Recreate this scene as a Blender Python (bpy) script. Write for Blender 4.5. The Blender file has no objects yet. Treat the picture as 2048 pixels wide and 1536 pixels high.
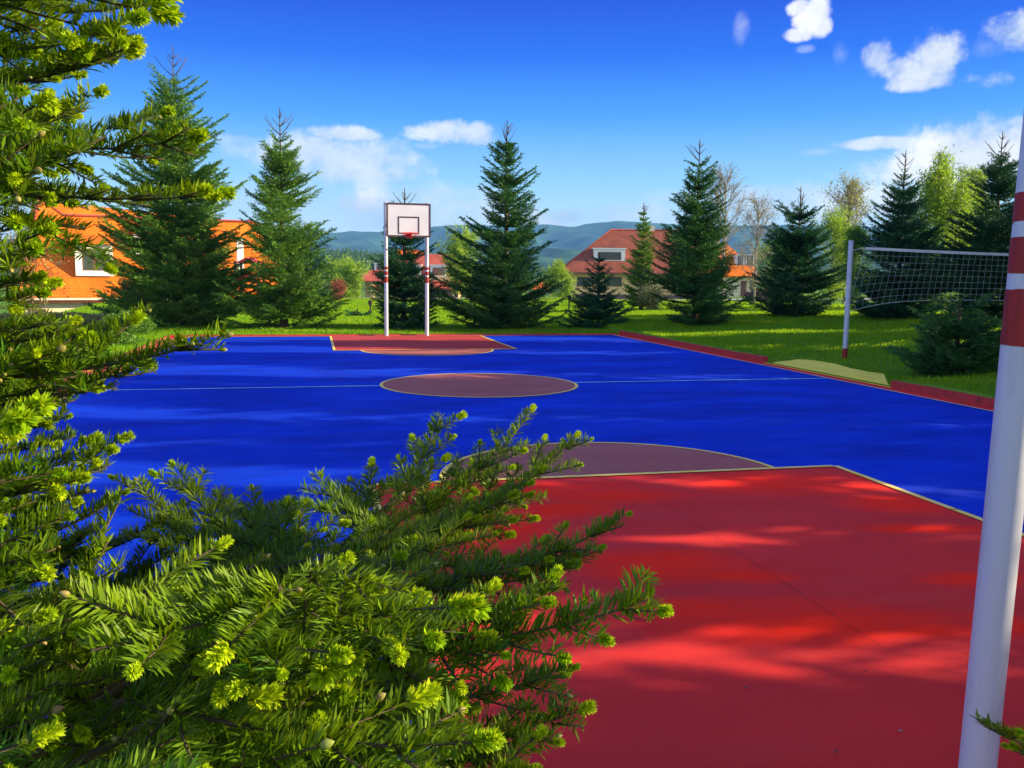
import bpy, bmesh, math
import numpy as np
from mathutils import Vector, Matrix
R = math.radians
C = bpy.context.scene.collection
rng = np.random.default_rng(7)

# ------------------------------------------------------------------ camera
F, PITCH, ROLL, YAW, CAMH = 1762.0, R(6.95), R(0.60), R(12.66), 1.8
fw = np.array([math.sin(YAW)*math.cos(PITCH), math.cos(YAW)*math.cos(PITCH), -math.sin(PITCH)])
r0 = np.array([math.cos(YAW), -math.sin(YAW), 0.0]); u0 = np.cross(r0, fw)
rt = math.cos(ROLL)*r0 + math.sin(ROLL)*u0
up = -math.sin(ROLL)*r0 + math.cos(ROLL)*u0
EYE = np.array([0, 0, CAMH])
cd = bpy.data.cameras.new('camera'); cam = bpy.data.objects.new('camera', cd); C.objects.link(cam)
cd.sensor_width = 36; cd.lens = F/2048*36; cd.clip_start = .05; cd.clip_end = 20000
m = Matrix(((rt[0], up[0], -fw[0], EYE[0]), (rt[1], up[1], -fw[1], EYE[1]), (rt[2], up[2], -fw[2], EYE[2]), (0, 0, 0, 1)))
cam.matrix_world = m
bpy.context.scene.camera = cam
sc = bpy.context.scene
sc.render.engine = 'CYCLES'
sc.view_settings.view_transform = 'Standard'; sc.view_settings.look = 'None'
sc.view_settings.exposure = 1.35; sc.view_settings.gamma = 1.0
sc.cycles.transparent_max_bounces = 4
sc.cycles.volume_bounces = 0
def ray(px, py):
    d = fw + rt*(px-1024)/F - up*(py-768)/F
    return d
def at(px, py, dep):            # point at a distance along the viewing axis
    return EYE + ray(px, py)*dep
def gnd(px, py, z=0.0):         # point on a level plane
    d = ray(px, py); return EYE + d*((z-CAMH)/d[2])
def zat(P, py):                 # height over plan point P that shows at row py
    P = np.array([P[0], P[1], 0.0]) - EYE
    k = (768-py)/F
    # (P+z e3).up = k (P+z e3).fw
    return float((k*P@fw - P@up)/(up[2]-k*fw[2]))
def plan(px, dep):              # plan position in image column px (read near the horizon)
    p = at(px, 560, dep); return p[0], p[1]

# ------------------------------------------------------------------ sun and sky
SUN_H, SUN_E = R(104.0), R(21.0)
tosun = Vector((math.sin(SUN_H)*math.cos(SUN_E), math.cos(SUN_H)*math.cos(SUN_E), math.sin(SUN_E)))
sl = bpy.data.lights.new('sun', 'SUN'); so = bpy.data.objects.new('sun', sl); C.objects.link(so)
sl.energy = 5.0; sl.angle = R(0.5); sl.color = (1.0, 0.81, 0.48)
so.rotation_euler = tosun.to_track_quat('Z', 'Y').to_euler()

w = bpy.data.worlds.new('World'); sc.world = w; w.use_nodes = True
nt = w.node_tree; N = nt.nodes; L = nt.links
N.clear()
def nn(t, **kw):
    n = N.new(t)
    for k, v in kw.items(): setattr(n, k, v)
    return n
out = nn('ShaderNodeOutputWorld'); bg = nn('ShaderNodeBackground')
L.new(bg.outputs[0], out.inputs[0])
sky = nn('ShaderNodeTexSky', sky_type='NISHITA'); sky.sun_disc = False
sky.sun_elevation = SUN_E; sky.sun_rotation = SUN_H; sky.altitude = 500; sky.air_density = 1.0; sky.dust_density = 0.6; sky.ozone_density = 3.0
def wmath(op, a, b=None, c=None, clamp=False):
    n = nn('ShaderNodeMath', operation=op); n.use_clamp = clamp
    for i, x in enumerate((a, b, c)):
        if x is None: continue
        if isinstance(x, (int, float)): n.inputs[i].default_value = x
        else: L.new(x, n.inputs[i])
    return n.outputs[0]
tc = nn('ShaderNodeTexCoord'); D = tc.outputs['Generated']
sep = nn('ShaderNodeSeparateXYZ'); L.new(D, sep.inputs[0])
ramp = nn('ShaderNodeValToRGB'); L.new(sep.outputs[2], ramp.inputs[0])
def lin(c): return tuple(((x/255)/12.92 if x/255 <= .04045 else ((x/255+.055)/1.055)**2.4) for x in c)
stops = [(0.0, (232, 246, 255)), (0.045, (218, 242, 255)), (0.10, (156, 214, 254)), (0.17, (70, 158, 250)), (0.23, (8, 104, 238)), (0.285, (0, 68, 218)), (0.5, (2, 62, 205)), (1.0, (8, 70, 200))]
el = ramp.color_ramp.elements
while len(el) < len(stops): el.new(0.5)
for e, (p, c) in zip(el, stops): e.position = p; e.color = (*lin(c), 1)
# air: the physical sky, toned towards the deep clear blue of the place
hs = nn('ShaderNodeHueSaturation'); hs.inputs['Saturation'].default_value = 1.25; hs.inputs['Value'].default_value = 0.09
L.new(sky.outputs[0], hs.inputs['Color'])
mixs = nn('ShaderNodeMix', data_type='RGBA'); mixs.inputs['Factor'].default_value = 0.96
L.new(hs.outputs[0], mixs.inputs['A']); L.new(ramp.outputs[0], mixs.inputs['B'])
# clouds, each in its own direction of the sky
n1 = nn('ShaderNodeTexNoise'); n1.inputs['Scale'].default_value = 28; n1.inputs['Detail'].default_value = 9; n1.inputs['Roughness'].default_value = .66; L.new(D, n1.inputs['Vector'])
n2 = nn('ShaderNodeTexNoise'); n2.inputs['Scale'].default_value = 9; n2.inputs['Detail'].default_value = 5; L.new(D, n2.inputs['Vector'])
nz = wmath('ADD', wmath('MULTIPLY', wmath('SUBTRACT', n1.outputs[0], 0.5), 2.4), wmath('MULTIPLY', wmath('SUBTRACT', n2.outputs[0], 0.5), 1.6))
clouds = [(1632, 20, 26, 22, 1.0), (1600, 14, 20, 14, .9), (1618, 44, 24, 24, 1.0), (1640, 50, 18, 20, .9), (1598, 70, 24, 12, .9), (1872, 112, 52, 44, 1.1), (1835, 138, 66, 26, 1.0), (1790, 138, 44, 18, .95), (1758, 112, 30, 28, .8), (1845, 160, 60, 18, .9), (1970, 158, 44, 17, .8), (2038, 62, 50, 36, 1.0), (1980, 96, 30, 18, .4),
          (1480, 60, 15, 28, .45), (1682, 108, 14, 20, .4), (1612, 98, 16, 7, .35), (905, 266, 78, 22, .8), (960, 276, 50, 14, .7), (850, 292, 26, 6, .3), (690, 268, 62, 15, .75), (640, 310, 130, 36, .75), (730, 345, 110, 22, .8), (480, 280, 60, 9, .35),
          (720, 412, 64, 30, .95), (760, 440, 90, 26, .8), (1125, 436, 80, 24, .9), (890, 420, 70, 26, .6), (1780, 286, 90, 11, .75), (1640, 304, 34, 7, .4), (1960, 300, 130, 52, 1.0), (2045, 245, 30, 12, .8), (1900, 345, 200, 30, .55), (1560, 405, 150, 30, .55), (1380, 430, 160, 22, .5), (600, 400, 200, 40, .4), (1700, 395, 100, 26, .55), (1000, 440, 400, 30, .6), (690, 330, 150, 50, .72), (560, 300, 110, 22, .5), (960, 415, 120, 22, .6), (1250, 430, 200, 24, .6), (1620, 400, 220, 34, .7), (1950, 330, 160, 40, .9), (1420, 395, 120, 18, .4), (800, 400, 200, 36, .55)]
total = None
for (px, py, rx, ry, s) in clouds:
    c = ray(px, py); c = c/np.linalg.norm(c)
    e1 = np.cross(c, (0, 0, 1)); e1 /= np.linalg.norm(e1); e2 = np.cross(e1, c)
    def lincomb(e, r, c=c):
        n = nn('ShaderNodeVectorMath', operation='DOT_PRODUCT'); L.new(D, n.inputs[0]); n.inputs[1].default_value = tuple(e*F/(r*1.0)*1.0)
        return n.outputs['Value']
    a = lincomb(e1, rx); b = lincomb(e2, ry)
    d2 = wmath('ADD', wmath('MULTIPLY', a, a), wmath('MULTIPLY', b, b))
    v = wmath('MULTIPLY', wmath('SUBTRACT', 1.0, wmath('MULTIPLY', d2, .62)), 1.0)
    v = wmath('ADD', v, nz)
    # only the half of the sky that faces the cloud
    f = nn('ShaderNodeVectorMath', operation='DOT_PRODUCT'); L.new(D, f.inputs[0]); f.inputs[1].default_value = tuple(c)
    mr = nn('ShaderNodeMapRange', interpolation_type='SMOOTHSTEP'); L.new(v, mr.inputs[0]); mr.inputs[1].default_value = 0.15 if s > .7 else 0; mr.inputs[2].default_value = 1.0 if s > .7 else 1.5; mr.inputs[4].default_value = s
    v = wmath('MULTIPLY', mr.outputs[0], wmath('GREATER_THAN', f.outputs['Value'], 0.6))
    total = v if total is None else wmath('MAXIMUM', total, v)
# unseen broken cloud added behind the camera to lift the ambient light
n3 = nn('ShaderNodeTexNoise'); n3.inputs['Scale'].default_value = 3.0; n3.inputs['Detail'].default_value = 7; L.new(D, n3.inputs['Vector'])
back = nn('ShaderNodeVectorMath', operation='DOT_PRODUCT'); L.new(D, back.inputs[0]); back.inputs[1].default_value = (-math.sin(YAW), -math.cos(YAW), 0)
bk = nn('ShaderNodeMapRange', interpolation_type='SMOOTHSTEP'); L.new(back.outputs['Value'], bk.inputs[0]); bk.inputs[1].default_value = -.45; bk.inputs[2].default_value = .1
cb = nn('ShaderNodeMapRange', interpolation_type='SMOOTHSTEP'); L.new(n3.outputs[0], cb.inputs[0]); cb.inputs[1].default_value = .44; cb.inputs[2].default_value = .62
total = wmath('MAXIMUM', total, wmath('MULTIPLY', bk.outputs[0], cb.outputs[0]), clamp=False)
total = wmath('MINIMUM', total, 1.0)
shade = nn('ShaderNodeMix', data_type='RGBA'); L.new(wmath('ADD', wmath('MULTIPLY', n1.outputs[0], 1.2), wmath('ADD', wmath('MULTIPLY', n2.outputs[0], 2.4), -1.35), clamp=True), shade.inputs['Factor'])
shade.inputs['A'].default_value = (.40, .52, .74, 1); shade.inputs['B'].default_value = (1.05, 1.03, 1.0, 1)
mixc = nn('ShaderNodeMix', data_type='RGBA'); L.new(total, mixc.inputs['Factor'])
# the unseen cloud behind is boosted as fill light for the shaded court
br = nn('ShaderNodeVectorMath', operation='SCALE'); L.new(shade.outputs['Result'], br.inputs[0]); L.new(wmath('ADD', 1.0, wmath('MULTIPLY', bk.outputs[0], 1.1)), br.inputs['Scale'])
L.new(mixs.outputs['Result'], mixc.inputs['A']); L.new(br.outputs[0], mixc.inputs['B'])
L.new(mixc.outputs['Result'], bg.inputs[0])
bg.inputs[1].default_value = 0.455

# ------------------------------------------------------------------ materials
def mat(name, col, rough=.6, col2=None, scale=3.0, detail=4, trans=0.0, tcol=None, bump=0.0, bscale=40, spec=.5, stretch=(1, 1, 1), lo=.35, hi=.65, metal=0.0, coat=0.0, geo=False):
    m = bpy.data.materials.new(name); m.use_nodes = True; t = m.node_tree; n = t.nodes; l = t.links
    p = n['Principled BSDF']; p.inputs['Base Color'].default_value = (*col, 1); p.inputs['Roughness'].default_value = rough
    p.inputs['Specular IOR Level'].default_value = spec; p.inputs['Metallic'].default_value = metal; p.inputs['Coat Weight'].default_value = coat
    co = n.new('ShaderNodeTexCoord'); mp = n.new('ShaderNodeMapping'); l.new(co.outputs['Object'], mp.inputs[0]); mp.inputs['Scale'].default_value = stretch
    colout = None
    if col2 is not None:
        x = n.new('ShaderNodeTexNoise'); x.inputs['Scale'].default_value = scale; x.inputs['Detail'].default_value = detail; x.inputs['Roughness'].default_value = .6
        l.new(mp.outputs[0], x.inputs['Vector'])
        r = n.new('ShaderNodeMapRange'); l.new(x.outputs[0], r.inputs[0]); r.inputs[1].default_value = lo; r.inputs[2].default_value = hi
        k = n.new('ShaderNodeMix'); k.data_type = 'RGBA'; l.new(r.outputs[0], k.inputs['Factor'])
        k.inputs['A'].default_value = (*col, 1); k.inputs['B'].default_value = (*col2, 1)
        colout = k.outputs['Result']
        if geo:          # every leaf or needle a little lighter or darker than the next
            g = n.new('ShaderNodeNewGeometry'); h = n.new('ShaderNodeHueSaturation'); l.new(colout, h.inputs['Color'])
            r2 = n.new('ShaderNodeMapRange'); l.new(g.outputs['Random Per Island'], r2.inputs[0]); r2.inputs[3].default_value = .65; r2.inputs[4].default_value = 1.35
            l.new(r2.outputs[0], h.inputs['Value']); colout = h.outputs[0]
        l.new(colout, p.inputs['Base Color'])
    if bump:
        b = n.new('ShaderNodeBump'); b.inputs['Strength'].default_value = bump; b.inputs['Distance'].default_value = .01
        y = n.new('ShaderNodeTexNoise'); y.inputs['Scale'].default_value = bscale; y.inputs['Detail'].default_value = 3; l.new(co.outputs['Object'], y.inputs['Vector'])
        l.new(y.outputs[0], b.inputs['Height']); l.new(b.outputs[0], p.inputs['Normal'])
    if trans:
        o = n['Material Output']; tr = n.new('ShaderNodeBsdfTranslucent'); mx = n.new('ShaderNodeMixShader')
        tr.inputs[0].default_value = (*(tcol or col), 1); mx.inputs[0].default_value = trans
        l.new(p.outputs[0], mx.inputs[1]); l.new(tr.outputs[0], mx.inputs[2]); l.new(mx.outputs[0], o.inputs['Surface'])
    return m
def tiles(name, c1, c2, s=3.2):      # roof tiles in rows, uneven from tile to tile
    m = bpy.data.materials.new(name); m.use_nodes = True; t = m.node_tree; n = t.nodes; l = t.links; p = n['Principled BSDF']
    uv = n.new('ShaderNodeTexCoord'); sp = n.new('ShaderNodeSeparateXYZ'); l.new(uv.outputs['Object'], sp.inputs[0])
    a = n.new('ShaderNodeMath'); a.operation = 'ADD'; l.new(sp.outputs[0], a.inputs[0]); l.new(sp.outputs[1], a.inputs[1])
    cb_ = n.new('ShaderNodeCombineXYZ'); l.new(a.outputs[0], cb_.inputs[0]); l.new(sp.outputs[2], cb_.inputs[1])
    b = n.new('ShaderNodeTexBrick'); b.inputs['Scale'].default_value = s; b.inputs['Color1'].default_value = (*c1, 1); b.inputs['Color2'].default_value = (*c2, 1)
    b.inputs['Mortar'].default_value = (*[x*.45 for x in c2], 1); b.inputs['Mortar Size'].default_value = .03; b.inputs['Row Height'].default_value = .7; b.inputs['Brick Width'].default_value = .8
    l.new(cb_.outputs[0], b.inputs[0])
    x = n.new('ShaderNodeTexNoise'); x.inputs['Scale'].default_value = .8; x.inputs['Detail'].default_value = 6; l.new(uv.outputs['Object'], x.inputs['Vector'])
    mr_ = n.new('ShaderNodeMapRange'); l.new(x.outputs[0], mr_.inputs[0]); mr_.inputs[1].default_value = .3; mr_.inputs[2].default_value = .7; mr_.inputs[3].default_value = .75; mr_.inputs[4].default_value = 1.15
    h = n.new('ShaderNodeHueSaturation'); l.new(b.outputs[0], h.inputs['Color']); l.new(mr_.outputs[0], h.inputs['Value'])
    l.new(h.outputs[0], p.inputs['Base Color']); p.inputs['Roughness'].default_value = .75; p.inputs['Specular IOR Level'].default_value = .25
    bp = n.new('ShaderNodeBump'); bp.inputs['Strength'].default_value = .6; bp.inputs['Distance'].default_value = .03; l.new(b.outputs[1], bp.inputs['Height']); bp.invert = True; l.new(bp.outputs[0], p.inputs['Normal'])
    return m
SUN_PATCH = [(1150, 985, 190, 20), (1560, 968, 190, 20), (1800, 1008, 120, 16), (1000, 1050, 110, 38), (1130, 1020, 110, 14), (1330, 1132, 180, 30), (1480, 1150, 100, 16), (1590, 1240, 290, 42), (1400, 1225, 120, 26), (1860, 1262, 120, 16), (2010, 1250, 60, 22), (1840, 1058, 120, 9), (1950, 1160, 110, 14)]
SUNLIT_RED = (.92, .022, .0005)
def court_mat(name, base, alt, worn, rough=.5, patches=()):
    m = bpy.data.materials.new(name); m.use_nodes = True; t = m.node_tree; n = t.nodes; l = t.links; p = n['Principled BSDF']
    co = n.new('ShaderNodeTexCoord')
    def noise(s, st, d=5):
        mp = n.new('ShaderNodeMapping'); mp.inputs['Scale'].default_value = st; mp.inputs['Rotation'].default_value = (0, 0, R(-8)); l.new(co.outputs['Object'], mp.inputs[0])
        x = n.new('ShaderNodeTexNoise'); x.inputs['Scale'].default_value = s; x.inputs['Detail'].default_value = d; x.inputs['Roughness'].default_value = .62; l.new(mp.outputs[0], x.inputs['Vector']); return x.outputs[0]
    def rng_(x, a, b, c=0, d=1):
        r = n.new('ShaderNodeMapRange'); l.new(x, r.inputs[0])
        for i, v in zip((1, 2, 3, 4), (a, b, c, d)): r.inputs[i].default_value = v
        return r.outputs[0]
    def mix(f, A, B):
        k = n.new('ShaderNodeMix'); k.data_type = 'RGBA'
        if isinstance(f, float): k.inputs['Factor'].default_value = f
        else: l.new(f, k.inputs['Factor'])
        for s_, v in (('A', A), ('B', B)):
            if isinstance(v, tuple): k.inputs[s_].default_value = (*v, 1)
            else: l.new(v, k.inputs[s_])
        return k.outputs['Result']
    c = mix(rng_(noise(.5, (1, 2.2, 1)), .35, .68), base, alt)
    c = mix(rng_(noise(1.3, (.7, 3.5, 1), 7), .55, .8, 0, .55), c, worn)
    g = noise(160, (1, 1, 1), 2); c = mix(rng_(g, .58, .75, 0, .35), c, worn)
    c = mix(rng_(noise(60, (1, 1, 1), 3), .66, .74, 0, .6), c, tuple(x*.35 for x in base))
    tot = None
    def mth(op, a_, b_, cl=False):
        k = n.new('ShaderNodeMath'); k.operation = op; k.use_clamp = cl
        for i_, v_ in enumerate((a_, b_)):
            if isinstance(v_, (int, float)): k.inputs[i_].default_value = v_
            else: l.new(v_, k.inputs[i_])
        return k.outputs[0]
    if patches:      # pools of sunlight painted into the red, each at its own place
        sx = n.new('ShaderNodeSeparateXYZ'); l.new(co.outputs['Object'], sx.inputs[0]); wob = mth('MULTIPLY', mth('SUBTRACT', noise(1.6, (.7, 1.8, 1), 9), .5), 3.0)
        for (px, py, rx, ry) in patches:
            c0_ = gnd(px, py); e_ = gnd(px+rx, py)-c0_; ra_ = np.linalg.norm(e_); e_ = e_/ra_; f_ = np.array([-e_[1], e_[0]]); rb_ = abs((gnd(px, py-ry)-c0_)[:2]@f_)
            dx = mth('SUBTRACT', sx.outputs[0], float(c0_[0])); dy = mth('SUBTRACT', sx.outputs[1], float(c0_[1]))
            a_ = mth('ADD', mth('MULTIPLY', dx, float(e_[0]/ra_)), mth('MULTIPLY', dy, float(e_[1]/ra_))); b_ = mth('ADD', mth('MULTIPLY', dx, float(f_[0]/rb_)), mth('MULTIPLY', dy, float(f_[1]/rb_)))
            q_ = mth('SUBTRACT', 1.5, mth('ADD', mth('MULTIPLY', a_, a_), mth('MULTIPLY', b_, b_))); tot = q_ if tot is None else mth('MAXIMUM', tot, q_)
        msk = rng_(mth('ADD', tot, wob), -.2, 1.5, 0, 1); c = mix(msk, c, SUNLIT_RED)
    l.new(c, p.inputs['Base Color'])
    l.new(rng_(noise(.8, (.8, 2.5, 1)), .3, .7, rough-.08, rough+.15), p.inputs['Roughness']); p.inputs['Specular IOR Level'].default_value = .14
    b = n.new('ShaderNodeBump'); b.inputs['Strength'].default_value = .5; b.inputs['Distance'].default_value = .004; l.new(noise(220, (1, 1, 1), 2), b.inputs['Height']); l.new(b.outputs[0], p.inputs['Normal'])
    return m
M = dict(
    blue=court_mat('blue_paint', (0, .018, .34), (0, .040, .58), (.002, .085, .72), .7),
    red=court_mat('red_paint', (.56, .028, .022), (.66, .032, .023), (.54, .060, .050), .78, SUN_PATCH),
    red_dusty=court_mat('dusty_red_paint', (.36, .042, .042), (.42, .05, .046), (.44, .09, .09), .75),
    maroon=court_mat('maroon_paint', (.33, .10, .075), (.38, .125, .095), (.42, .20, .16), .62),
    yellow=mat('yellow_line', (.85, .62, .02), .55, (.80, .66, .18), 6), cyan=mat('pale_line', (.40, .78, .95), .5, (.18, .45, .75), 4),
    greyline=mat('grey_line', (.52, .46, .46), .6, (.42, .36, .38), 5),
    slab=mat('yellow_concrete', (.74, .66, .04), .85, (.82, .74, .08), 3, 7, bump=.4, bscale=60),
    kerb=mat('kerb_red', (.48, .03, .03), .8, (.30, .03, .03), 9, 6, bump=.6, bscale=50),
    dark=mat('dark_crack', (.03, .01, .015), .9),
    grass=mat('grass', (.07, .19, .010), .9, (.11, .23, .014), 1.2, 8, bump=.8, bscale=14, spec=.1),
    blade=mat('grass_blade', (.09, .29, .008), .7, (.22, .40, .010), .45, 6, trans=.5, tcol=(.36, .55, .008), geo=True, spec=.2),
    road=mat('road', (.30, .28, .27), .85, (.36, .33, .31), 2, 6),
    white=mat('white_enamel', (.48, .51, .60), .45, (.28, .28, .30), 15, 8, bump=.08, bscale=25, stretch=(1, 1, .12), lo=.52, hi=.85),
    redp=mat('red_enamel', (.30, .006, .006), .6, (.20, .005, .005), 22, 6, bump=.15, bscale=60, stretch=(1, 1, .12)),
    board=mat('board_white', (.80, .78, .78), .55, (.70, .68, .68), 1.6, 6), border=mat('board_border', (.05, .025, .025), .6, (.09, .05, .045), 9),
    hoop=mat('hoop_red', (.75, .01, .01), .4, (.6, .01, .01), 8), steel=mat('galvanised', (.35, .35, .36), .45, (.28, .28, .29), 9, metal=.6),
    net=mat('net_cord', (.42, .46, .42), .8, (.34, .38, .34), 9), tape=mat('net_tape', (.70, .72, .70), .7, (.58, .60, .58), 9),
    tile_o=tiles('orange_tiles', (.80, .185, .006), (.70, .15, .006), 4.5), tile_r=tiles('red_tiles', (.27, .075, .040), (.21, .058, .034), 2.6),
    tile_b=tiles('brick_tiles', (.52, .11, .07), (.42, .09, .06), 2.6),
    wall=mat('cream_render', (.78, .66, .42), .85, (.72, .60, .38), 2, 6), wally=mat('yellow_render', (.82, .56, .22), .85, (.76, .50, .20), 2, 6), wallp=mat('pale_render', (.72, .60, .52), .85, (.66, .55, .48), 2, 6),
    frame=mat('white_frame', (.80, .80, .76), .5, (.74, .74, .70), 6), brown=mat('brown_wood', (.16, .06, .03), .6, (.12, .05, .03), 7), glass=mat('window_glass', (.05, .07, .06), .08, (.08, .10, .09), 2, spec=.9),
    garage=mat('garage_door', (.10, .07, .06), .6, (.08, .05, .05), 5), plinth=mat('plinth_stone', (.18, .11, .08), .85, (.14, .09, .07), 4),
    bark=mat('bark', (.10, .06, .035), .9, (.06, .035, .02), 18, 6, bump=.6, bscale=40), barkg=mat('pale_bark', (.30, .27, .22), .9, (.20, .17, .13), 12, 5),
    spruce=mat('spruce_needles', (.020, .095, .026), .55, (.07, .19, .030), 1.1, 5, trans=.18, tcol=(.05, .16, .02), geo=True, spec=.15),
    sprucel=mat('young_spruce_needles', (.05, .17, .022), .55, (.16, .31, .035), 1.3, 5, trans=.25, tcol=(.14, .26, .02), geo=True, spec=.15),
    spruceb=mat('blue_spruce_needles', (.012, .075, .034), .55, (.035, .13, .034), 1.1, 5, trans=.15, tcol=(.03, .12, .03), geo=True, spec=.15),
    needle=mat('fir_needles', (.022, .095, .003), .5, (.17, .26, .003), 5, 4, trans=.22, tcol=(.26, .38, .001), geo=True, spec=.22),
    tuft=mat('new_growth', (.20, .42, .006), .5, (.56, .68, .015), 14, 4, trans=.45, tcol=(.50, .62, .01), geo=True, spec=.15),
    bud=mat('fir_bud', (.24, .16, .05), .6, (.20, .24, .04), 30, 3), twig=mat('fir_twig', (.060, .045, .015), .8, (.03, .022, .010), 40, 3),
    lime=mat('lime_leaves', (.16, .30, .012), .5, (.28, .42, .02), .9, 4, trans=.45, tcol=(.34, .52, .02), geo=True), leaf=mat('green_leaves', (.06, .17, .015), .5, (.11, .24, .02), .9, 4, trans=.4, tcol=(.16, .34, .02), geo=True),
    olive=mat('olive_leaves', (.20, .22, .07), .5, (.30, .30, .12), .9, 4, trans=.4, tcol=(.35, .36, .1), geo=True), rust=mat('red_leaves', (.35, .08, .04), .6, (.22, .07, .03), 2, trans=.3, tcol=(.4, .08, .03), geo=True),
    hill=mat('wooded_hill', (.010, .034, .034), .95, (.04, .10, .04), .010, 12, lo=.42, hi=.60, spec=.05), meadow=mat('meadow', (.09, .15, .03), .95, (.05, .10, .02), .02, 9, spec=.05), wood=mat('far_wood_needles', (.02, .06, .02), .9, (.05, .10, .03), .03, 4, spec=.05),
    mound=mat('brushwood', (.10, .06, .05), .9, (.06, .035, .03), 6), greenp=mat('green_plastic', (.01, .30, .16), .45, (.01, .24, .12), 4), redpl=mat('red_plastic', (.65, .03, .02), .4, (.5, .02, .02), 4), stone=mat('pebble', (.30, .27, .25), .9, (.2, .18, .17), 30),
)

# ------------------------------------------------------------------ helpers
def tag(o, label, cat, group=None):
    o['label'] = label; o['category'] = cat
    if group: o['group'] = group
    return o
def link(name, me, parent=None):
    o = bpy.data.objects.new(name, me); C.objects.link(o)
    if parent is not None: o.parent = parent
    return o
def thing(name, label, cat, loc=(0, 0, 0), rz=0, group=None):
    o = bpy.data.objects.new(name, None); C.objects.link(o); o.location = loc; o.rotation_euler = (0, 0, rz); o.empty_display_size = .2
    return tag(o, label, cat, group)
def dup(o, loc=None, rz=None, label=None, parent=None):
    c = o.copy(); C.objects.link(c)
    if parent is not None: c.parent = parent
    for ch in o.children: dup(ch, parent=c)
    if loc is not None: c.location = loc
    if rz is not None: c.rotation_euler = (0, 0, rz)
    if label: c['label'] = label
    return c
class MB:                       # collects shapes for ONE mesh
    def __init__(s): s.v = []; s.f = []; s.m = []; s.n = 0
    def add(s, v, f, mi=0):
        v = np.asarray(v, float); s.v.append(v)
        for q in f: s.f.append(tuple(i+s.n for i in q)); s.m.append(mi)
        s.n += len(v); return s
    def box(s, a, b, mi=0):
        x0, y0, z0 = np.minimum(a, b); x1, y1, z1 = np.maximum(a, b)
        v = [(x0, y0, z0), (x1, y0, z0), (x1, y1, z0), (x0, y1, z0), (x0, y0, z1), (x1, y0, z1), (x1, y1, z1), (x0, y1, z1)]
        return s.add(v, [(0, 3, 2, 1), (4, 5, 6, 7), (0, 1, 5, 4), (1, 2, 6, 5), (2, 3, 7, 6), (3, 0, 4, 7)], mi)
    def prism(s, pts, d, mi=0):  # closed polygon (3D points) extruded by vector d
        n = len(pts); p = np.array(pts, float); v = np.vstack([p, p+np.array(d)])
        return s.add(v, [tuple(range(n))[::-1], tuple(range(n, 2*n))]+[(i, (i+1) % n, n+(i+1) % n, n+i) for i in range(n)], mi)
    def tube(s, pts, rad, k=8, mi=0, closed=False):
        p = np.array(pts, float); n = len(p); rad = np.broadcast_to(rad, (n,))
        t = np.gradient(p, axis=0) if not closed else np.roll(p, -1, 0)-np.roll(p, 1, 0)
        t /= np.linalg.norm(t, axis=1)[:, None]+1e-12
        a = np.array((0, 0, 1.0)) if abs(t[0][2]) < .9 else np.array((1.0, 0, 0))
        e1 = np.cross(t, a); e1 /= np.linalg.norm(e1, axis=1)[:, None]+1e-12; e2 = np.cross(t, e1)
        an = np.arange(k)*2*np.pi/k
        v = (p[:, None]+rad[:, None, None]*(np.cos(an)[None, :, None]*e1[:, None]+np.sin(an)[None, :, None]*e2[:, None])).reshape(-1, 3)
        f = []
        for i in range(n if closed else n-1):
            j = (i+1) % n
            for q in range(k): f.append((i*k+q, i*k+(q+1) % k, j*k+(q+1) % k, j*k+q))
        if not closed: f += [tuple(range(k))[::-1], tuple((n-1)*k+q for q in range(k))]
        return s.add(v, f, mi)
    def build(s, name, mats, parent=None, smooth=False):
        me = bpy.data.meshes.new(name); me.from_pydata(np.vstack(s.v).tolist(), [], s.f)
        for x in (mats if isinstance(mats, (list, tuple)) else [mats]): me.materials.append(x)
        me.polygons.foreach_set('material_index', s.m)
        bm = bmesh.new(); bm.from_mesh(me); bmesh.ops.recalc_face_normals(bm, faces=bm.faces); bm.to_mesh(me); bm.free()
        if smooth:
            for p in me.polygons: p.use_smooth = len(p.vertices) <= 4
        return link(name, me, parent)
def trimesh(name, V, T, mats, mi=None, parent=None):     # big triangle soups, fast
    me = bpy.data.meshes.new(name); V = np.ascontiguousarray(V, np.float32); T = np.ascontiguousarray(T, np.int32)
    me.vertices.add(len(V)); me.vertices.foreach_set('co', V.ravel())
    me.loops.add(T.size); me.loops.foreach_set('vertex_index', T.ravel())
    me.polygons.add(len(T)); me.polygons.foreach_set('loop_start', np.arange(0, T.size, 3, dtype=np.int32)); me.polygons.foreach_set('loop_total', np.full(len(T), 3, np.int32))
    for x in (mats if isinstance(mats, (list, tuple)) else [mats]): me.materials.append(x)
    if mi is not None: me.polygons.foreach_set('material_index', np.ascontiguousarray(mi, np.int32))
    me.update(); return link(name, me, parent)
def sheet(name, pts, z, m, kind='structure'):
    me = bpy.data.meshes.new(name); me.from_pydata([(p[0], p[1], z) for p in pts], [], [tuple(range(len(pts)))]); me.materials.append(m)
    o = link(name, me); o['kind'] = kind; return o
def struct(o): o['kind'] = 'structure'; return o
def unit(v): return v/(np.linalg.norm(v, axis=-1, keepdims=True)+1e-12)

# ------------------------------------------------------------------ court figures (metres, fitted)
XL, XR, YB, YM, XC, RC, W, K, RA, YN = -3.48, 9.19, 26.40, 14.43, 2.68, 1.63, 4.46, 5.0, 1.595, 7.50
YF = YB-K; YNB = YN-K; X0, X1, Y0, Y1 = XL-.55, XR+.30, .9, YB+.16
SA, SB = gnd(1516, 726)[1], gnd(1763, 776)[1]          # where the yellow slab meets the court edge (far, near)

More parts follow.
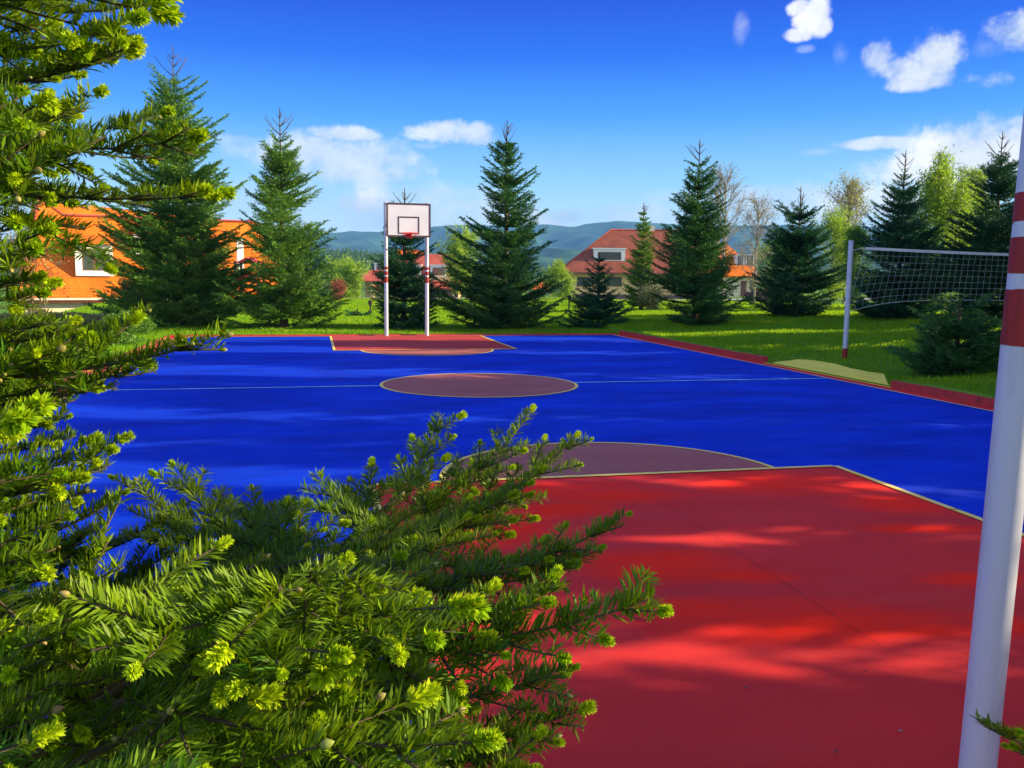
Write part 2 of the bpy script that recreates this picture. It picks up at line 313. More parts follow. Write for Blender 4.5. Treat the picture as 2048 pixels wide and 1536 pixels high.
# ------------------------------------------------------------------ terrain
def sm(a, b, x): t = np.clip((x-a)/(b-a), 0, 1); return t*t*(3-2*t)
def terrain(x, y):
    x = np.asarray(x, float); y = np.asarray(y, float)
    z = .02+.14*sm(X1, X1+.05, x)*sm(-3, 0, y)*(1-sm(30, 45, y)) + .16*sm(X1+.5, 15, x)*(1-sm(34, 60, y)) + .25*sm(15, 26, x)*(1-sm(34, 60, y))
    z = z+.05*sm(YB+.3, YB+1.2, y)*(1-sm(40, 60, y))
    left = sm(4, 16, -x-.12*y)*sm(31, 46, y); z = z-2.9*left*(1-sm(140, 260, y)*.2)
    mid = sm(60, 130, y)*(1-sm(28, 60, x-0.23*y+20)) ; z = z-1.9*mid*(1-left)
    z = z-3.0*sm(150, 400, y)
    z = z+.03*np.sin(x*.9+1)*np.cos(y*.7)*sm(10, 12, x)+.05*np.sin(x*.21)*np.sin(y*.17+1)*sm(28, 40, y)
    slab = sm(X1+2.2, X1+1.3, x)*sm(SB-.15, SB+.02, y)*sm(SA+.5, SA+.05, y)*(x > X1+.02)
    z = z*(1-slab)+slab*np.minimum(z, -.02+.06*np.clip(x-X1, 0, 3))
    inside = (x > X0+.02) & (x < X1+.001) & (y > Y0+.02) & (y < Y1+.04)
    return np.where(inside, -.10, z)
def axis(lo, hi, step, extra, far):
    a = list(np.arange(lo, hi, step))+list(extra); s = step; v = hi
    while v < far: a.append(v); s *= 1.18; v += s
    s = step; v = lo-step
    while v > -far: a.append(v); s *= 1.18; v -= s
    return np.array(sorted(set(np.round(a, 4))))
gx = axis(-9, 24, .5, (X0, X0+.04, X1, X1+.05, X1+.12), 4200); gy = axis(-3, 42, .5, (Y0, Y0+.04, Y1+.03, Y1+.08, SA, SA+.06, SA+.3, SB, SB-.2), 5200)
GX, GY = np.meshgrid(gx, gy); GZ = terrain(GX, GY)
nx, ny = len(gx), len(gy); idx = np.arange(nx*ny).reshape(ny, nx)
a, b, c, d = idx[:-1, :-1].ravel(), idx[:-1, 1:].ravel(), idx[1:, 1:].ravel(), idx[1:, :-1].ravel()
g = trimesh('ground', np.stack([GX, GY, GZ], -1).reshape(-1, 3), np.concatenate([np.stack([a, b, c], -1), np.stack([a, c, d], -1)]), M['grass'])
struct(g)
def tz(x, y): return float(terrain(x, y))

# ------------------------------------------------------------------ court
o = MB().box((X0, Y0, -.12), (X1, Y1, 0)).build('court_floor', M['blue']); struct(o)
Z = .004
sheet('court_border', [(X0, Y0), (XL, Y0), (XL, YB), (X0, YB)], Z, M['red_dusty'])
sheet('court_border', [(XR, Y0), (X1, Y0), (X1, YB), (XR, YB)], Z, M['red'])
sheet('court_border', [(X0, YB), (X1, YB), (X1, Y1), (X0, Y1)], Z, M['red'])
def rect(x0, y0, x1, y1): return [(x0, y0), (x1, y0), (x1, y1), (x0, y1)]
sheet('key_paint', rect(XC-W/2, YF, XC+W/2, YB), Z, M['red_dusty'])
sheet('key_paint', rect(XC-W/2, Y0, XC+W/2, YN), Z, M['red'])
def arc(cx, cy, r, a0, a1, n=96): t = np.linspace(a0, a1, n); return [(cx+r*math.cos(x), cy+r*math.sin(x)) for x in t]
sheet('centre_circle_paint', arc(XC, YM, RC, 0, 2*np.pi)[:-1], Z, M['maroon'])
sheet('free_throw_paint', arc(XC, YN, RA, 0, np.pi), Z, M['maroon'])
sheet('free_throw_paint', arc(XC, YF, RA, np.pi, 2*np.pi), Z, M['maroon'])
def ring(name, cx, cy, r, a0, a1, wd, z, m, n=128):
    t = np.linspace(a0, a1, n); v = []
    for q in t: v += [(cx+(r-wd/2)*math.cos(q), cy+(r-wd/2)*math.sin(q), z), (cx+(r+wd/2)*math.cos(q), cy+(r+wd/2)*math.sin(q), z)]
    me = bpy.data.meshes.new(name); me.from_pydata(v, [], [(2*i, 2*i+1, 2*i+3, 2*i+2) for i in range(n-1)]); me.materials.append(m); o = link(name, me); o['kind'] = 'structure'
ring('circle_line', XC, YM, RC, 0, 2*np.pi, .055, 2*Z, M['yellow'])
ring('arc_line', XC, YN, RA, 0, np.pi, .05, 2*Z, M['yellow']); ring('arc_line', XC, YF, RA, np.pi, 2*np.pi, .05, 2*Z, M['yellow'])
sheet('half_way_line', rect(XL, YM-.032, XC-RC-.03, YM+.032), 2*Z, M['cyan']); sheet('half_way_line', rect(XC+RC+.03, YM-.032, XR, YM+.032), 2*Z, M['cyan'])
LW = .062
for (y0, y1, yf) in ((Y0, YN, YN), (YF, YB, YF)):
    sheet('key_line', rect(XC-W/2-LW/2, y0, XC-W/2+LW/2, y1), 3*Z, M['yellow']); sheet('key_line', rect(XC+W/2-LW/2, y0, XC+W/2+LW/2, y1), 3*Z, M['yellow'])
    sheet('free_throw_line', rect(XC-W/2+LW/2, yf-LW/2, XC+W/2-LW/2, yf+LW/2), 3.5*Z, M['yellow'])
sheet('side_line', rect(XL-.03, Y0, XL+.03, YB-.03), 3*Z, M['yellow']); sheet('side_line', rect(XR-.03, Y0, XR+.03, YB-.03), 3*Z, M['greyline'])
sheet('base_line', rect(XL-.03, YB-.03, XR+.03, YB+.03), 2.5*Z, M['greyline'])
p, q = gnd(1165, 900), gnd(1760, 1295); dd = (q-p)[:2]; nrm = np.array([-dd[1], dd[0]])/np.linalg.norm(dd)*.0014
v = []; f = []; nseg = 60
for i in range(nseg+1):
    c_ = (p+(q-p)*i/nseg)[:2]+nrm*rng.normal(0, 1.2); v += [(*(c_-nrm*rng.uniform(.4, 1.4)), 3*Z), (*(c_+nrm*rng.uniform(.4, 1.4)), 3*Z)]
    if i: f.append((2*i-2, 2*i-1, 2*i+1, 2*i))
me = bpy.data.meshes.new('surface_crack'); me.from_pydata(v, [], f); me.materials.append(M['dark']); struct(link('surface_crack', me))
# raised kerbs on the right, either side of the yellow slab
def kerb(y0, y1):
    n = max(2, int((y1-y0)/.5)); ys = np.linspace(y0, y1, n+1); mb = MB()
    for i in range(n):
        hz = .132+rng.uniform(-.006, .006); mb.box((X1-.004, ys[i]+.004, -.05), (X1+.10, ys[i+1]-.004, hz))
    return struct(mb.build('kerb', M['kerb']))
kerb(SA, YB+.3); kerb(Y0-.5, SB)
o = MB().box((X0-.05, Y1+.001, -.05), (X1-.1, Y1+.07, .045)).build('kerb', M['kerb']); struct(o)
o = MB().box((X0-.07, Y0, -.05), (X0-.001, Y1, .03)).build('kerb', M['kerb']); struct(o)
# yellow slab with a ragged outer edge
outer = [gnd(px, py, .06) for px, py in ((1516, 723), (1548, 721), (1588, 718), (1625, 722), (1668, 729), (1700, 737), (1735, 744), (1768, 749), (1775, 762))]
pts = [(X1, SB)]+[(max(p_[0], X1+.05), np.clip(p_[1], SB, SA), 0) for p_ in outer[::-1]]+[(X1, SA)]
v = [(p_[0], p_[1], .012+.07*max(0, p_[0]-X1)) for p_ in pts]
struct(MB().prism([(a_, b_, c_-.06) for a_, b_, c_ in v], (0, 0, .06)).build('concrete_slab', M['slab']))
SLAB = [(p_[0], p_[1]) for p_ in pts]

# ------------------------------------------------------------------ basketball stands
def lathe_pole(mb, x, y, z0, z1, r, k=28, mi=0): mb.tube([(x, y, z0), (x, y, z0+.01), (x, y, z1-.01), (x, y, z1)], (r, r, r, r*.98), k, mi)
def hoop():
    t = thing('basketball_stand', 'white basketball stand with red bands and white backboard at the far end of the court', 'basketball hoop', group='basketball stands')
    for s in (-1, 1):
        mb = MB(); lathe_pole(mb, s*.605, 0, -.02, 3.93, .0565, 32); pole = mb.build('pole', M['white'], t, True)
        for z0, z1 in ((1.586, 1.76), (1.81, 1.92), (1.97, 2.055)):
            mb = MB(); n = 40; an = np.arange(n)*2*np.pi/n; r = .0578
            lo = z0+.0012*np.sin(3*an+z0*9)+rng.normal(0, .0007, n)-.010*(rng.random(n) < .05); hi = z1+.0012*np.sin(2*an+z1*7)+rng.normal(0, .0007, n)
            v = [(s*.605+r*math.cos(a_), r*math.sin(a_), l_) for a_, l_ in zip(an, lo)]+[(s*.605+r*math.cos(a_), r*math.sin(a_), l_) for a_, l_ in zip(an, hi)]
            mb.add(v, [(i, (i+1) % n, n+(i+1) % n, n+i) for i in range(n)]); mb.build('painted_band', M['redp'], pole, True)
        mb = MB(); mb.tube([(s*.605, -.03, 3.86), (s*.55, -.60, 3.86)], .022, 8); mb.tube([(s*.605, -.03, 3.0), (s*.55, -.60, 3.02)], .022, 8); mb.tube([(s*.605, -.04, 3.2), (s*.55, -.60, 3.80)], .016, 8)
        mb.build('bracket', M['redp'], t, True)
    mb = MB(); mb.tube([(-.6, 0, 3.45), (.6, 0, 3.45)], .025, 8); mb.tube([(-.6, 0, 3.0), (.6, 0, 3.0)], .025, 8); mb.build('crossbar', M['white'], t, True)
    b0, b1, hw, y = 2.90, 3.865, .64, -.62
    bo = MB().box((-hw, y-.012, b0), (hw, y+.012, b1)).build('backboard', M['board'], t)
    mb = MB(); e = .052
    mb.box((-hw, y-.016, b0), (hw, y-.0125, b0+e)); mb.box((-hw, y-.016, b1-e), (hw, y-.0125, b1)); mb.box((-hw, y-.016, b0+e), (-hw+e, y-.0125, b1-e)); mb.box((hw-e, y-.016, b0+e), (hw, y-.0125, b1-e)); mb.build('border', M['border'], bo)
    mb = MB(); a0, a1, w_, e = b0+.085, b0+.585, .31, .04
    mb.box((-w_, y-.016, a0), (w_, y-.0125, a0+e)); mb.box((-w_, y-.016, a1-e), (w_, y-.0125, a1)); mb.box((-w_, y-.016, a0+e), (-w_+e, y-.0125, a1-e)); mb.box((w_-e, y-.016, a0+e), (w_, y-.0125, a1-e)); mb.build('target_square', M['border'], bo)
    mb = MB()
    for sx in (-1, 1):
        for zz in (b0+.02, (b0+b1)/2, b1-.02): MB().tube([(sx*(hw-.02), y-.017, zz), (sx*(hw-.02), y-.024, zz)], .012, 8).build('bolt', M['steel'], bo)
    mb = MB(); rr, zc = .225, b0+.10; cy = y-.16-rr
    an = np.linspace(0, 2*np.pi, 40, endpoint=False); mb.tube([(rr*math.cos(q), cy+rr*math.sin(q), zc) for q in an], .010, 8, closed=True)
    rim = mb.build('rim', M['hoop'], t, True)
    mb = MB(); mb.box((-.085, y-.028, b0-.03), (.085, y-.017, zc+.02)); mb.box((-.075, y-.18, zc-.02), (.075, y-.028, zc-.008)); mb.prism([(-.07, y-.028, zc-.02), (-.07, y-.17, zc-.02), (-.07, y-.028, b0-.02)], (.008, 0, 0)); mb.prism([(.062, y-.028, zc-.02), (.062, y-.17, zc-.02), (.062, y-.028, b0-.02)], (.008, 0, 0))
    for sx in (-1, 1): mb.tube([(sx*.08, y-.03, b0-.01), (sx*rr*.95, cy+.03, zc-.008)], .006, 6)
    mb.build('rim_bracket', M['hoop'], rim)
    mb = MB()
    for q in an[::4]: MB().tube([(rr*math.cos(q), cy+rr*math.sin(q), zc-.008), ((rr+.012)*math.cos(q), cy+(rr+.012)*math.sin(q), zc-.028), (rr*math.cos(q), cy+rr*math.sin(q), zc-.035)], .003, 5).build('net_hook', M['steel'], rim)
    return t
hp = hoop(); hp.location = (XC+.01, YB+.02, 0)
# near stand: mirrored to face up the court
LEAN = R(1.5); lowp = at(1955, 1533, 2.93); lowp[0] -= math.tan(LEAN)*lowp[2]
h2 = dup(hp, (lowp[0]+.605, lowp[1], 0), math.pi, 'white pole with dull red bands rising close by at the right edge')
h2.rotation_euler = (0, -LEAN, math.pi)
for c_ in h2.children:
    if c_.name.startswith(('backboard', 'rim')): c_.location.z = .085

# ------------------------------------------------------------------ volleyball
VB = gnd(1690, 700, .30); VB[2] = tz(VB[0], VB[1])
POSTH = 2.52
def vpost(label, x, y):
    t = thing('volleyball_post', label, 'volleyball post', (x, y, tz(x, y)), group='volleyball posts'); mb = MB(); lathe_pole(mb, 0, 0, .22, POSTH, .052, 24); p_ = mb.build('pole', M['white'], t, True)
    mb = MB(); lathe_pole(mb, 0, 0, -.1, .22, .054, 24); mb.build('painted_foot', M['redp'], t, True)
    
    for zz in (1.0, 2.32): MB().tube([(.05, 0, zz), (.075, 0, zz)], .01, 8).build('hook', M['steel'], t)
    return t
vpost('white volleyball post with red foot standing on the grass beside the sagging net', VB[0], VB[1])
ND = np.array([math.cos(R(-12)), math.sin(R(-12)), 0]); ND[:2] = unit(np.array([math.sin(YAW+R(87)), math.cos(YAW+R(87))]))
VE = VB+ND*9.6
vpost('second white volleyball post out on the lawn at the far end of the net', VE[0], VE[1])
nt_ = thing('volleyball_net', 'slack pale volleyball net stretched across the lawn behind the striped pole', 'volleyball net', tuple(VB))
NL, nc, nr = 9.2, 72, 8
def netpt(i, j):          # i across 0..nc, j down 0..nr ; free left edge hangs slack and is pulled to the post foot
    u = i/nc; x = .32+u*NL; d_ = j/nr
    top = 2.36-.10*math.sin(u*math.pi)-.02*u; bot = 1.33-.05*math.sin(u*math.pi)
    z = top+(bot-top)*d_; k = math.exp(-u*13)
    z -= .34*k*d_**1.6; x -= .26*k*d_**1.1
    x -= .10*d_**1.6*math.exp(-((u-.18)/.22)**2)
    lat = .10*math.sin(u*9+d_*2)*d_*.5
    return np.array([x, 0, z])@np.eye(3)+np.array([0, lat, 0])
P_ = np.array([[netpt(i, j) for j in range(nr+1)] for i in range(nc+1)])
ax = np.array([ND[0], ND[1], 0]); ay = np.array([-ND[1], ND[0], 0])
P_ = P_[..., 0:1]*ax+P_[..., 1:2]*ay+P_[..., 2:3]*np.array([0, 0, 1.0])
mb = MB()
for i in range(nc+1): mb.tube(P_[i], (.0022 if i else .005), 4)
for j in range(1, nr+1): mb.tube(P_[:, j], .0024 if j < nr else .0065, 4)
mb.build('mesh', M['net'], nt_)
mb = MB(); tp = P_[:, 0]; n = nc+1; th = ay*.004
v = np.vstack([tp+(0, 0, .03)+th, tp-(0, 0, .03)+th, tp-(0, 0, .03)-th, tp+(0, 0, .03)-th])
f = []
for i in range(n-1):
    for k in range(4): f.append((k*n+i, k*n+i+1, ((k+1) % 4)*n+i+1, ((k+1) % 4)*n+i))
mb.add(v, f); mb.build('top_tape', M['tape'], nt_)
for rp_ in ([P_[0, nr], P_[0, nr]*.5+np.array([.05*ax[0], .05*ax[1], .82])*.5-(0, 0, .02), ax*.06+np.array([0, 0, .95])], [P_[0, 0], ax*.06+np.array([0, 0, 2.33])], [P_[-1, 0], ax*9.55+np.array([0, 0, 2.32])], [P_[-1, nr], ax*9.55+np.array([0, 0, 1.0])]):
    MB().tube(rp_, .005, 5).build('rope', M['tape'], nt_)
# far striped marker post
fx, fy = plan(1884, 41); t = thing('striped_post', 'thin red and white banded post far off between the dark trees behind the net', 'post', (fx, fy, tz(fx, fy)))
mb = MB(); lathe_pole(mb, 0, 0, -.1, 2.05, .05, 16); p_ = mb.build('pole', M['white'], t, True)
for z0, z1 in ((1.9, 2.06), (1.5, 1.7), (0, .35)): mb = MB(); lathe_pole(mb, 0, 0, z0, z1, .053, 16); mb.build('painted_band', M['redp'], p_, True)

# ------------------------------------------------------------------ houses
class House:      # local frame: u along the front (to the right), w into the house, z up
    def __init__(s, name, label, px, py, dep, ang, zg=None):
        P = at(px, py, dep); h = YAW+R(ang); s.u = np.array([math.sin(h), math.cos(h), 0]); s.w = np.array([-s.u[1], s.u[0], 0]); s.o = np.array([P[0], P[1], 0]); s.rz = math.atan2(s.u[1], s.u[0])
        s.t = thing(name, label, 'house', (P[0], P[1], 0), s.rz)
    def uz(s, px, py, w=0.0):     # local (u, z) where pixel ray meets the plane w
        d = ray(px, py); o_ = s.o+s.w*w; k = ((o_-EYE)@s.w)/(d@s.w); P = EYE+d*k; return float((P-s.o)@s.u), float(P[2])
def quadroof(mb, pts, th=.12):    # a roof slope: polygon with thickness straight down
    mb.prism([tuple(p_) for p_ in pts], (0, 0, -th))
def window(h, u0, u1, z0, z1, w, parent=None, fm='frame', bars=1, deep=.06, surround=.0, sm_=None):
    y = w-deep; f = .06 if (u1-u0) < 1.6 else .08; mb = MB()
    mb.box((u0, y, z0), (u1, y+.05, z0+f)); mb.box((u0, y, z1-f), (u1, y+.05, z1)); mb.box((u0, y, z0+f), (u0+f, y+.05, z1-f)); mb.box((u1-f, y, z0+f), (u1, y+.05, z1-f))
    for k in range(bars):
        c_ = u0+(u1-u0)*(k+1)/(bars+1); mb.box((c_-f*.55, y, z0+f), (c_+f*.55, y+.05, z1-f))
    wd = mb.build('window', M[fm], parent or h.t)
    MB().box((u0+f*.5, y+.028, z0+f*.5), (u1-f*.5, y+.035, z1-f*.5)).build('pane', M['glass'], wd)
    if surround:
        mb = MB(); s_ = surround; y2 = y+.01
        mb.box((u0-s_, y2, z0-s_), (u1+s_, y2+.06, z0-.002)); mb.box((u0-s_, y2, z1+.002), (u1+s_, y2+.06, z1+s_)); mb.box((u0-s_, y2, z0-.002), (u0-.002, y2+.06, z1+.002)); mb.box((u1+.002, y2, z0-.002), (u1+s_, y2+.06, z1+.002))
        mb.build('surround', M['frame'], wd)
    return wd
# --- left house: orange roof, large dormer, seen through the fir
H = House('house', 'house with glowing orange roof and white framed dormer behind the fir branches at the left', 150, 598, 53, 62)
ue0, ze = H.uz(30, 597); ue1 = ue0+17.5
zr = H.uz(200, 434, 3.6)[1]; zt = H.uz(75, 399, 3.6)[1]; zb = tz(*(H.o[:2]))-.4
ur = H.uz(126, 430, 3.6)[0]; up_ = H.uz(78, 399, 3.6)[0]
mb = MB(); mb.box((ue0+.5, .45, zb), (ue1-.5, 9.0, ze-.12)); wl = mb.build('wall', M['wall'], H.t)
mb = MB()
quadroof(mb, [(ue0, 0, ze), (ue1, 0, ze), (ue1-2.8, 3.6, zr), (ur, 3.6, zr), (up_+.3, 3.6, zt), (up_, 3.6, zt)])
quadroof(mb, [(ue0, 0, ze), (up_, 3.6, zt), (up_-.4, 5.8, zt), (ue0, 9.6, ze)])
quadroof(mb, [(ue1, 0, ze), (ue1, 9.6, ze), (ue1-2.8, 5.6, zr), (ue1-2.8, 3.6, zr)])
quadroof(mb, [(ue1, 9.6, ze), (ue0, 9.6, ze), (up_, 5.8, zt), (ur, 5.8, zr), (ue1-2.8, 5.6, zr)])
quadroof(mb, [(up_, 3.6, zt), (up_+.3, 3.6, zt), (ur, 3.6, zr), (ue1-2.8, 3.6, zr), (ue1-2.8, 5.6, zr), (ur, 5.8, zr), (up_, 5.8, zt)], .1)
rf = mb.build('roof', M['tile_o'], H.t)
mb = MB(); mb.tube([(ue0, 0, ze+.06), (up_, 3.6, zt+.05)], .10, 8); mb.tube([(up_, 3.6, zt+.05), (ur, 3.6, zr+.05), (ue1-2.8, 3.6, zr+.05), (ue1, 0, ze+.06)], .10, 8); mb.build('ridge_tile', M['tile_b'], rf, True)
mb = MB(); mb.box((ue0-.05, -.14, ze-.10), (ue1+.05, -.02, ze+.02)); mb.build('gutter', M['wallp'], rf)
MB().box((ue0+.1, -.01, ze-.24), (ue1-.1, .40, ze-.12)).build('fascia', M['tile_b'], H.t)
du0, dz1 = H.uz(150, 487, .8); du1, dz0 = H.uz(226, 549, .8)
zs = ze+(zr-ze)*.8/3.6
def dormer(u0, u1, z0, z1, w0, nm, bars=1):
    d_ = MB(); wr = 3.6*(z1-ze)/(zr-ze)
    d_.prism([(u0, w0, z0-.05), (u0, w0, z1), (u0, wr, z1)], (u1-u0, 0, 0)); dd_ = d_.build('dormer', M['wallp'], H.t)
    mb = MB(); mb.prism([(u0-.25, w0-.3, z1+.0), (u0-.25, w0-.3, z1+.1), (u0-.25, wr+1.1, z1+.75), (u0-.25, wr+1.1, z1+.3)], (u1-u0+.5, 0, 0)); mb.build('dormer_roof', M['tile_o'], dd_)
    f_ = .34; mb = MB(); y = w0-.03
    mb.box((u0-.04, y, z0-.1), (u1+.04, w0-.003, z0+.22)); mb.box((u0-.04, y, z1-.32), (u1+.04, w0-.003, z1+.02)); mb.box((u0-.04, y, z0+.22), (u0+f_, w0-.003, z1-.32)); mb.box((u1-f_, y, z0+.22), (u1+.04, w0-.003, z1-.32)); mb.build('dormer_trim', M['frame'], dd_)
    mb = MB(); a0, a1, b0, b1 = u0+f_, u1-f_, z0+.22, z1-.32; e = .07; y = w0-.02
    mb.box((a0, y, b0), (a1, y+.015, b0+e)); mb.box((a0, y, b1-e), (a1, y+.015, b1)); mb.box((a0, y, b0+e), (a0+e, y+.015, b1-e)); mb.box((a1-e, y, b0+e), (a1, y+.015, b1-e))
    for k in range(bars): c_ = (a0+a1)/2; mb.box((c_-.06, y, b0+e), (c_+.06, y+.015, b1-e))
    wn = mb.build('dormer_window', M['brown'], dd_); MB().box((a0+.03, w0-.012, b0+.03), (a1-.03, w0-.004, b1-.03)).build('pane', M['glass'], wn)
dormer(du0, du1, dz0, dz1, .8, 'd1')
e0, f1 = H.uz(268, 466, 1.6); e1, f0 = H.uz(330, 508, 1.6); dormer(e0, e0+2.6, f0, f1, 1.6, 'd2')
for (a_, b_) in ((60, 92), (152, 178)):
    u0_, z1_ = H.uz(a_, 618, .45); u1_, _ = H.uz(b_, 618, .45); window(H, u0_, u1_, z1_-1.2, z1_, .45, fm='brown', bars=0)
u0_, z_ = H.uz(478, 476, .2); MB().box((u0_-.15, .1, z_-2.4), (u0_+.25, .5, z_)).build('chimney', M['frame'], rf)
# --- right house: broad hipped red roof
H2 = House('house', 'broad cream house with red hipped roof and one chimney between the spruces right of centre', 1240, 545, 108, 90)
a0, ze = H2.uz(1117, 544); a1 = H2.uz(1462, 544)[0]; b0, zr = H2.uz(1222, 460, 6.0); b1 = H2.uz(1392, 460, 6.0)[0]
zb = tz(*H2.o[:2])-.3; zb2 = H2.uz(1160, 590, .8)[1]
mb = MB(); mb.box((a0+.9, .8, min(zb, zb2)-1), (a1-.9, 11.2, ze-.1)); wl = mb.build('wall', M['wally'], H2.t)
mb = MB(); mb.box((a0+.85, .75, zb2-1.2), (a1-.85, 11.25, zb2+.1)); mb.build('plinth', M['plinth'], H2.t)
mb = MB(); quadroof(mb, [(a0, 0, ze), (a1, 0, ze), (b1, 6, zr), (b0, 6, zr)], .18); quadroof(mb, [(a0, 0, ze), (b0, 6, zr), (a0, 12, ze)], .18); quadroof(mb, [(a1, 0, ze), (a1, 12, ze), (b1, 6, zr)], .18); quadroof(mb, [(a0, 12, ze), (b0, 6, zr), (b1, 6, zr), (a1, 12, ze)], .18)
rf = mb.build('roof', M['tile_r'], H2.t)
mb = MB(); mb.tube([(a0, 0, ze+.05), (b0, 6, zr+.05), (b1, 6, zr+.05), (a1, 0, ze+.05)], .10, 6); mb.build('ridge_tile', M['tile_b'], rf, True)
mb = MB(); mb.box((a0-.02, -.12, ze-.22), (a1, -.005, ze-.06)); mb.build('gutter', M['brown'], rf)
c0, cz = H2.uz(1297, 452, 6.3); MB().box((c0, 5.9, zr-.6), (c0+.75, 6.6, cz)).build('chimney', M['wall'], rf)
d0, dz1 = H2.uz(1188, 498, 1.6); d1, dz0 = H2.uz(1250, 525, 1.6); sl_ = (zr-ze)/6; dz0 = ze+sl_*1.6
dd_ = MB().prism([(d0, 1.6, dz0-.05), (d0, 1.6, dz1), (d0, (dz1-ze)/sl_, dz1)], (d1-d0, 0, 0)).build('dormer', M['frame'], H2.t)
MB().box((d0-.15, 1.45, dz1+.003), (d1+.15, (dz1-ze)/sl_+.4, dz1+.14)).build('dormer_roof', M['frame'], dd_)
window(H2, d0+.5, d1-.5, dz0+.12, dz1-.35, 1.6, dd_, 'brown', 2, .05)
for (x0_, x1_, ya, yb_) in ((1154, 1187, 554, 573), (1215, 1243, 554, 573)):
    u0_, z1_ = H2.uz(x0_, ya, .8); u1_, z0_ = H2.uz(x1_, yb_, .8); window(H2, u0_, u1_, z0_, z1_, .8, None, 'brown', 2)
# right wing: orange roof turned to the sun
g0, gz = H2.uz(1440, 486, 5.0); g1, gz0 = H2.uz(1528, 552, -1.5)
wg = MB(); wg.box((a1-3, -.8, min(zb, zb2)-1), (g1-1.0, 9, gz0)); wg.build('wall', M['wall'], H2.t)
mb = MB(); quadroof(mb, [(g1, -1.6, gz0), (g1, 9.6, gz0), (g0, 6, gz), (g0, 2.5, gz)], .15); quadroof(mb, [(a1-3.5, -1.6, gz0), (g1, -1.6, gz0), (g0, 2.5, gz)], .15); quadroof(mb, [(a1-3.5, -1.6, gz0), (g0, 2.5, gz), (g0, 6, gz), (a1-3.5, 9.6, gz0)], .15)
rw = mb.build('roof', M['tile_o'], H2.t)
for (x0_, x1_) in ((1474, 1484), (1493, 1504)):
    u0_, z1_ = H2.uz(x0_, 509, 0); u1_, z0_ = H2.uz(x1_, 534, 0)
    q_ = MB().box((u0_-.3, -.3, z0_), (u1_+.3, 2.5, z1_)).build('dormer', M['wallp'], H2.t); window(H2, u0_, u1_, z0_+.1, z1_-.1, -.3, q_, 'brown', 0, .06, .12)
u0_, z1_ = H2.uz(1482, 562, -.8); u1_, z0_ = H2.uz(1492, 592, -.8)
dr = MB().box((u0_, -.88, z0_), (u1_, -.803, z1_)).build('door', M['brown'], H2.t); MB().box((u1_-.2, -.93, (z0_+z1_)/2), (u1_-.1, -.885, (z0_+z1_)/2+.1)).build('handle', M['steel'], dr)
u0_, z1_ = H2.uz(1500, 560, -.8); u1_, z0_ = H2.uz(1507, 580, -.8); window(H2, u0_, u1_, z0_, z1_, -.8, None, 'brown', 0)
# --- middle house: behind the basketball stand
H3 = House('house', 'red tiled house with garage and white dormers seen between the basketball poles', 830, 580, 128, 90)
q = lambda px, py, w_=0: H3.uz(px, py, w_)
a0, zl = q(835, 577); a1, _ = q(912, 577); zg = q(880, 605)[1]; zbase = zg-1
xl0, xl1 = q(745, 570, 1)[0], q(916, 570, 1)[0]
MB().box((xl0, 1.2, zbase), (xl1, 9, q(800, 552, 1.2)[1])).build('wall', M['wally'], H3.t)
MB().box((q(862, 580)[0], .6, zbase), (q(916, 580)[0], 1.195, q(880, 577)[1])).build('wall', M['plinth'], H3.t)
zlo = q(870, 576)[1]; zmid = q(870, 552, 2)[1]; ztop = q(860, 508, 4.5)[1]
mb = MB(); x0_, x1_ = q(745, 576)[0], q(918, 576)[0]
quadroof(mb, [(x0_, 0, zlo), (x1_, 0, zlo), (x1_, 2, zmid), (x0_, 2, zmid)], .15)
quadroof(mb, [(x0_, 2, zmid), (x1_, 2, zmid), (x1_-1, 4.5, ztop), (x0_+4, 4.5, ztop)], .15)
quadroof(mb, [(x1_, 0, zlo), (x1_, 9, zlo), (x1_-1, 4.5, ztop), (x1_, 2, zmid)], .15)
quadroof(mb, [(x0_, 0, zlo), (x0_, 2, zmid), (x0_+4, 4.5, ztop), (x0_, 9, zlo)], .15)
quadroof(mb, [(x0_, 9, zlo), (x0_+4, 4.5, ztop), (x1_-1, 4.5, ztop), (x1_, 9, zlo)], .15)
rf = mb.build('roof', M['tile_b'], H3.t)
mb = MB(); x2_, z2_ = q(790, 499, 6); x3_, _ = q(864, 505, 6); mb.prism([(x2_, 4.4, ztop-.3), (x3_, 4.4, ztop-.3), (x3_-2.2, 6, z2_), (x2_+.4, 6, z2_)], (0, 1.5, 0)); mb.build('upper_roof', M['tile_o'], rf)
MB().box((x0_, -.1, zlo-.25), (x1_, -.005, zlo-.02)).build('gutter', M['tile_r'], rf)
for k, (xa, xb, ya, yb_) in enumerate(((818, 842, 531, 552), (861, 893, 531, 553), (749, 772, 528, 548))):
    u0_, z1_ = q(xa, ya, 1.6); u1_, z0_ = q(xb, yb_, 1.6)
    dd_ = MB().box((u0_, 1.6, z0_), (u1_, 3.5, z1_)).build('dormer', M['frame'], H3.t); MB().box((u0_-.12, 1.48, z1_+.003), (u1_+.12, 3.6, z1_+.13)).build('dormer_roof', M['frame'], dd_)
    window(H3, u0_+.3, u1_-.3, z0_+.15, z1_-.3, 1.6, dd_, 'brown', 1, .05)
u0_, z1_ = q(867, 580, .6); u1_, z0_ = q(892, 603, .6); MB().box((u0_, .5, z0_-.6), (u1_, .597, z1_)).build('garage_door', M['garage'], H3.t)
pa, zc = q(705, 563, -1); pb, _ = q(762, 563, -1); zp = q(732, 540, 1)[1]
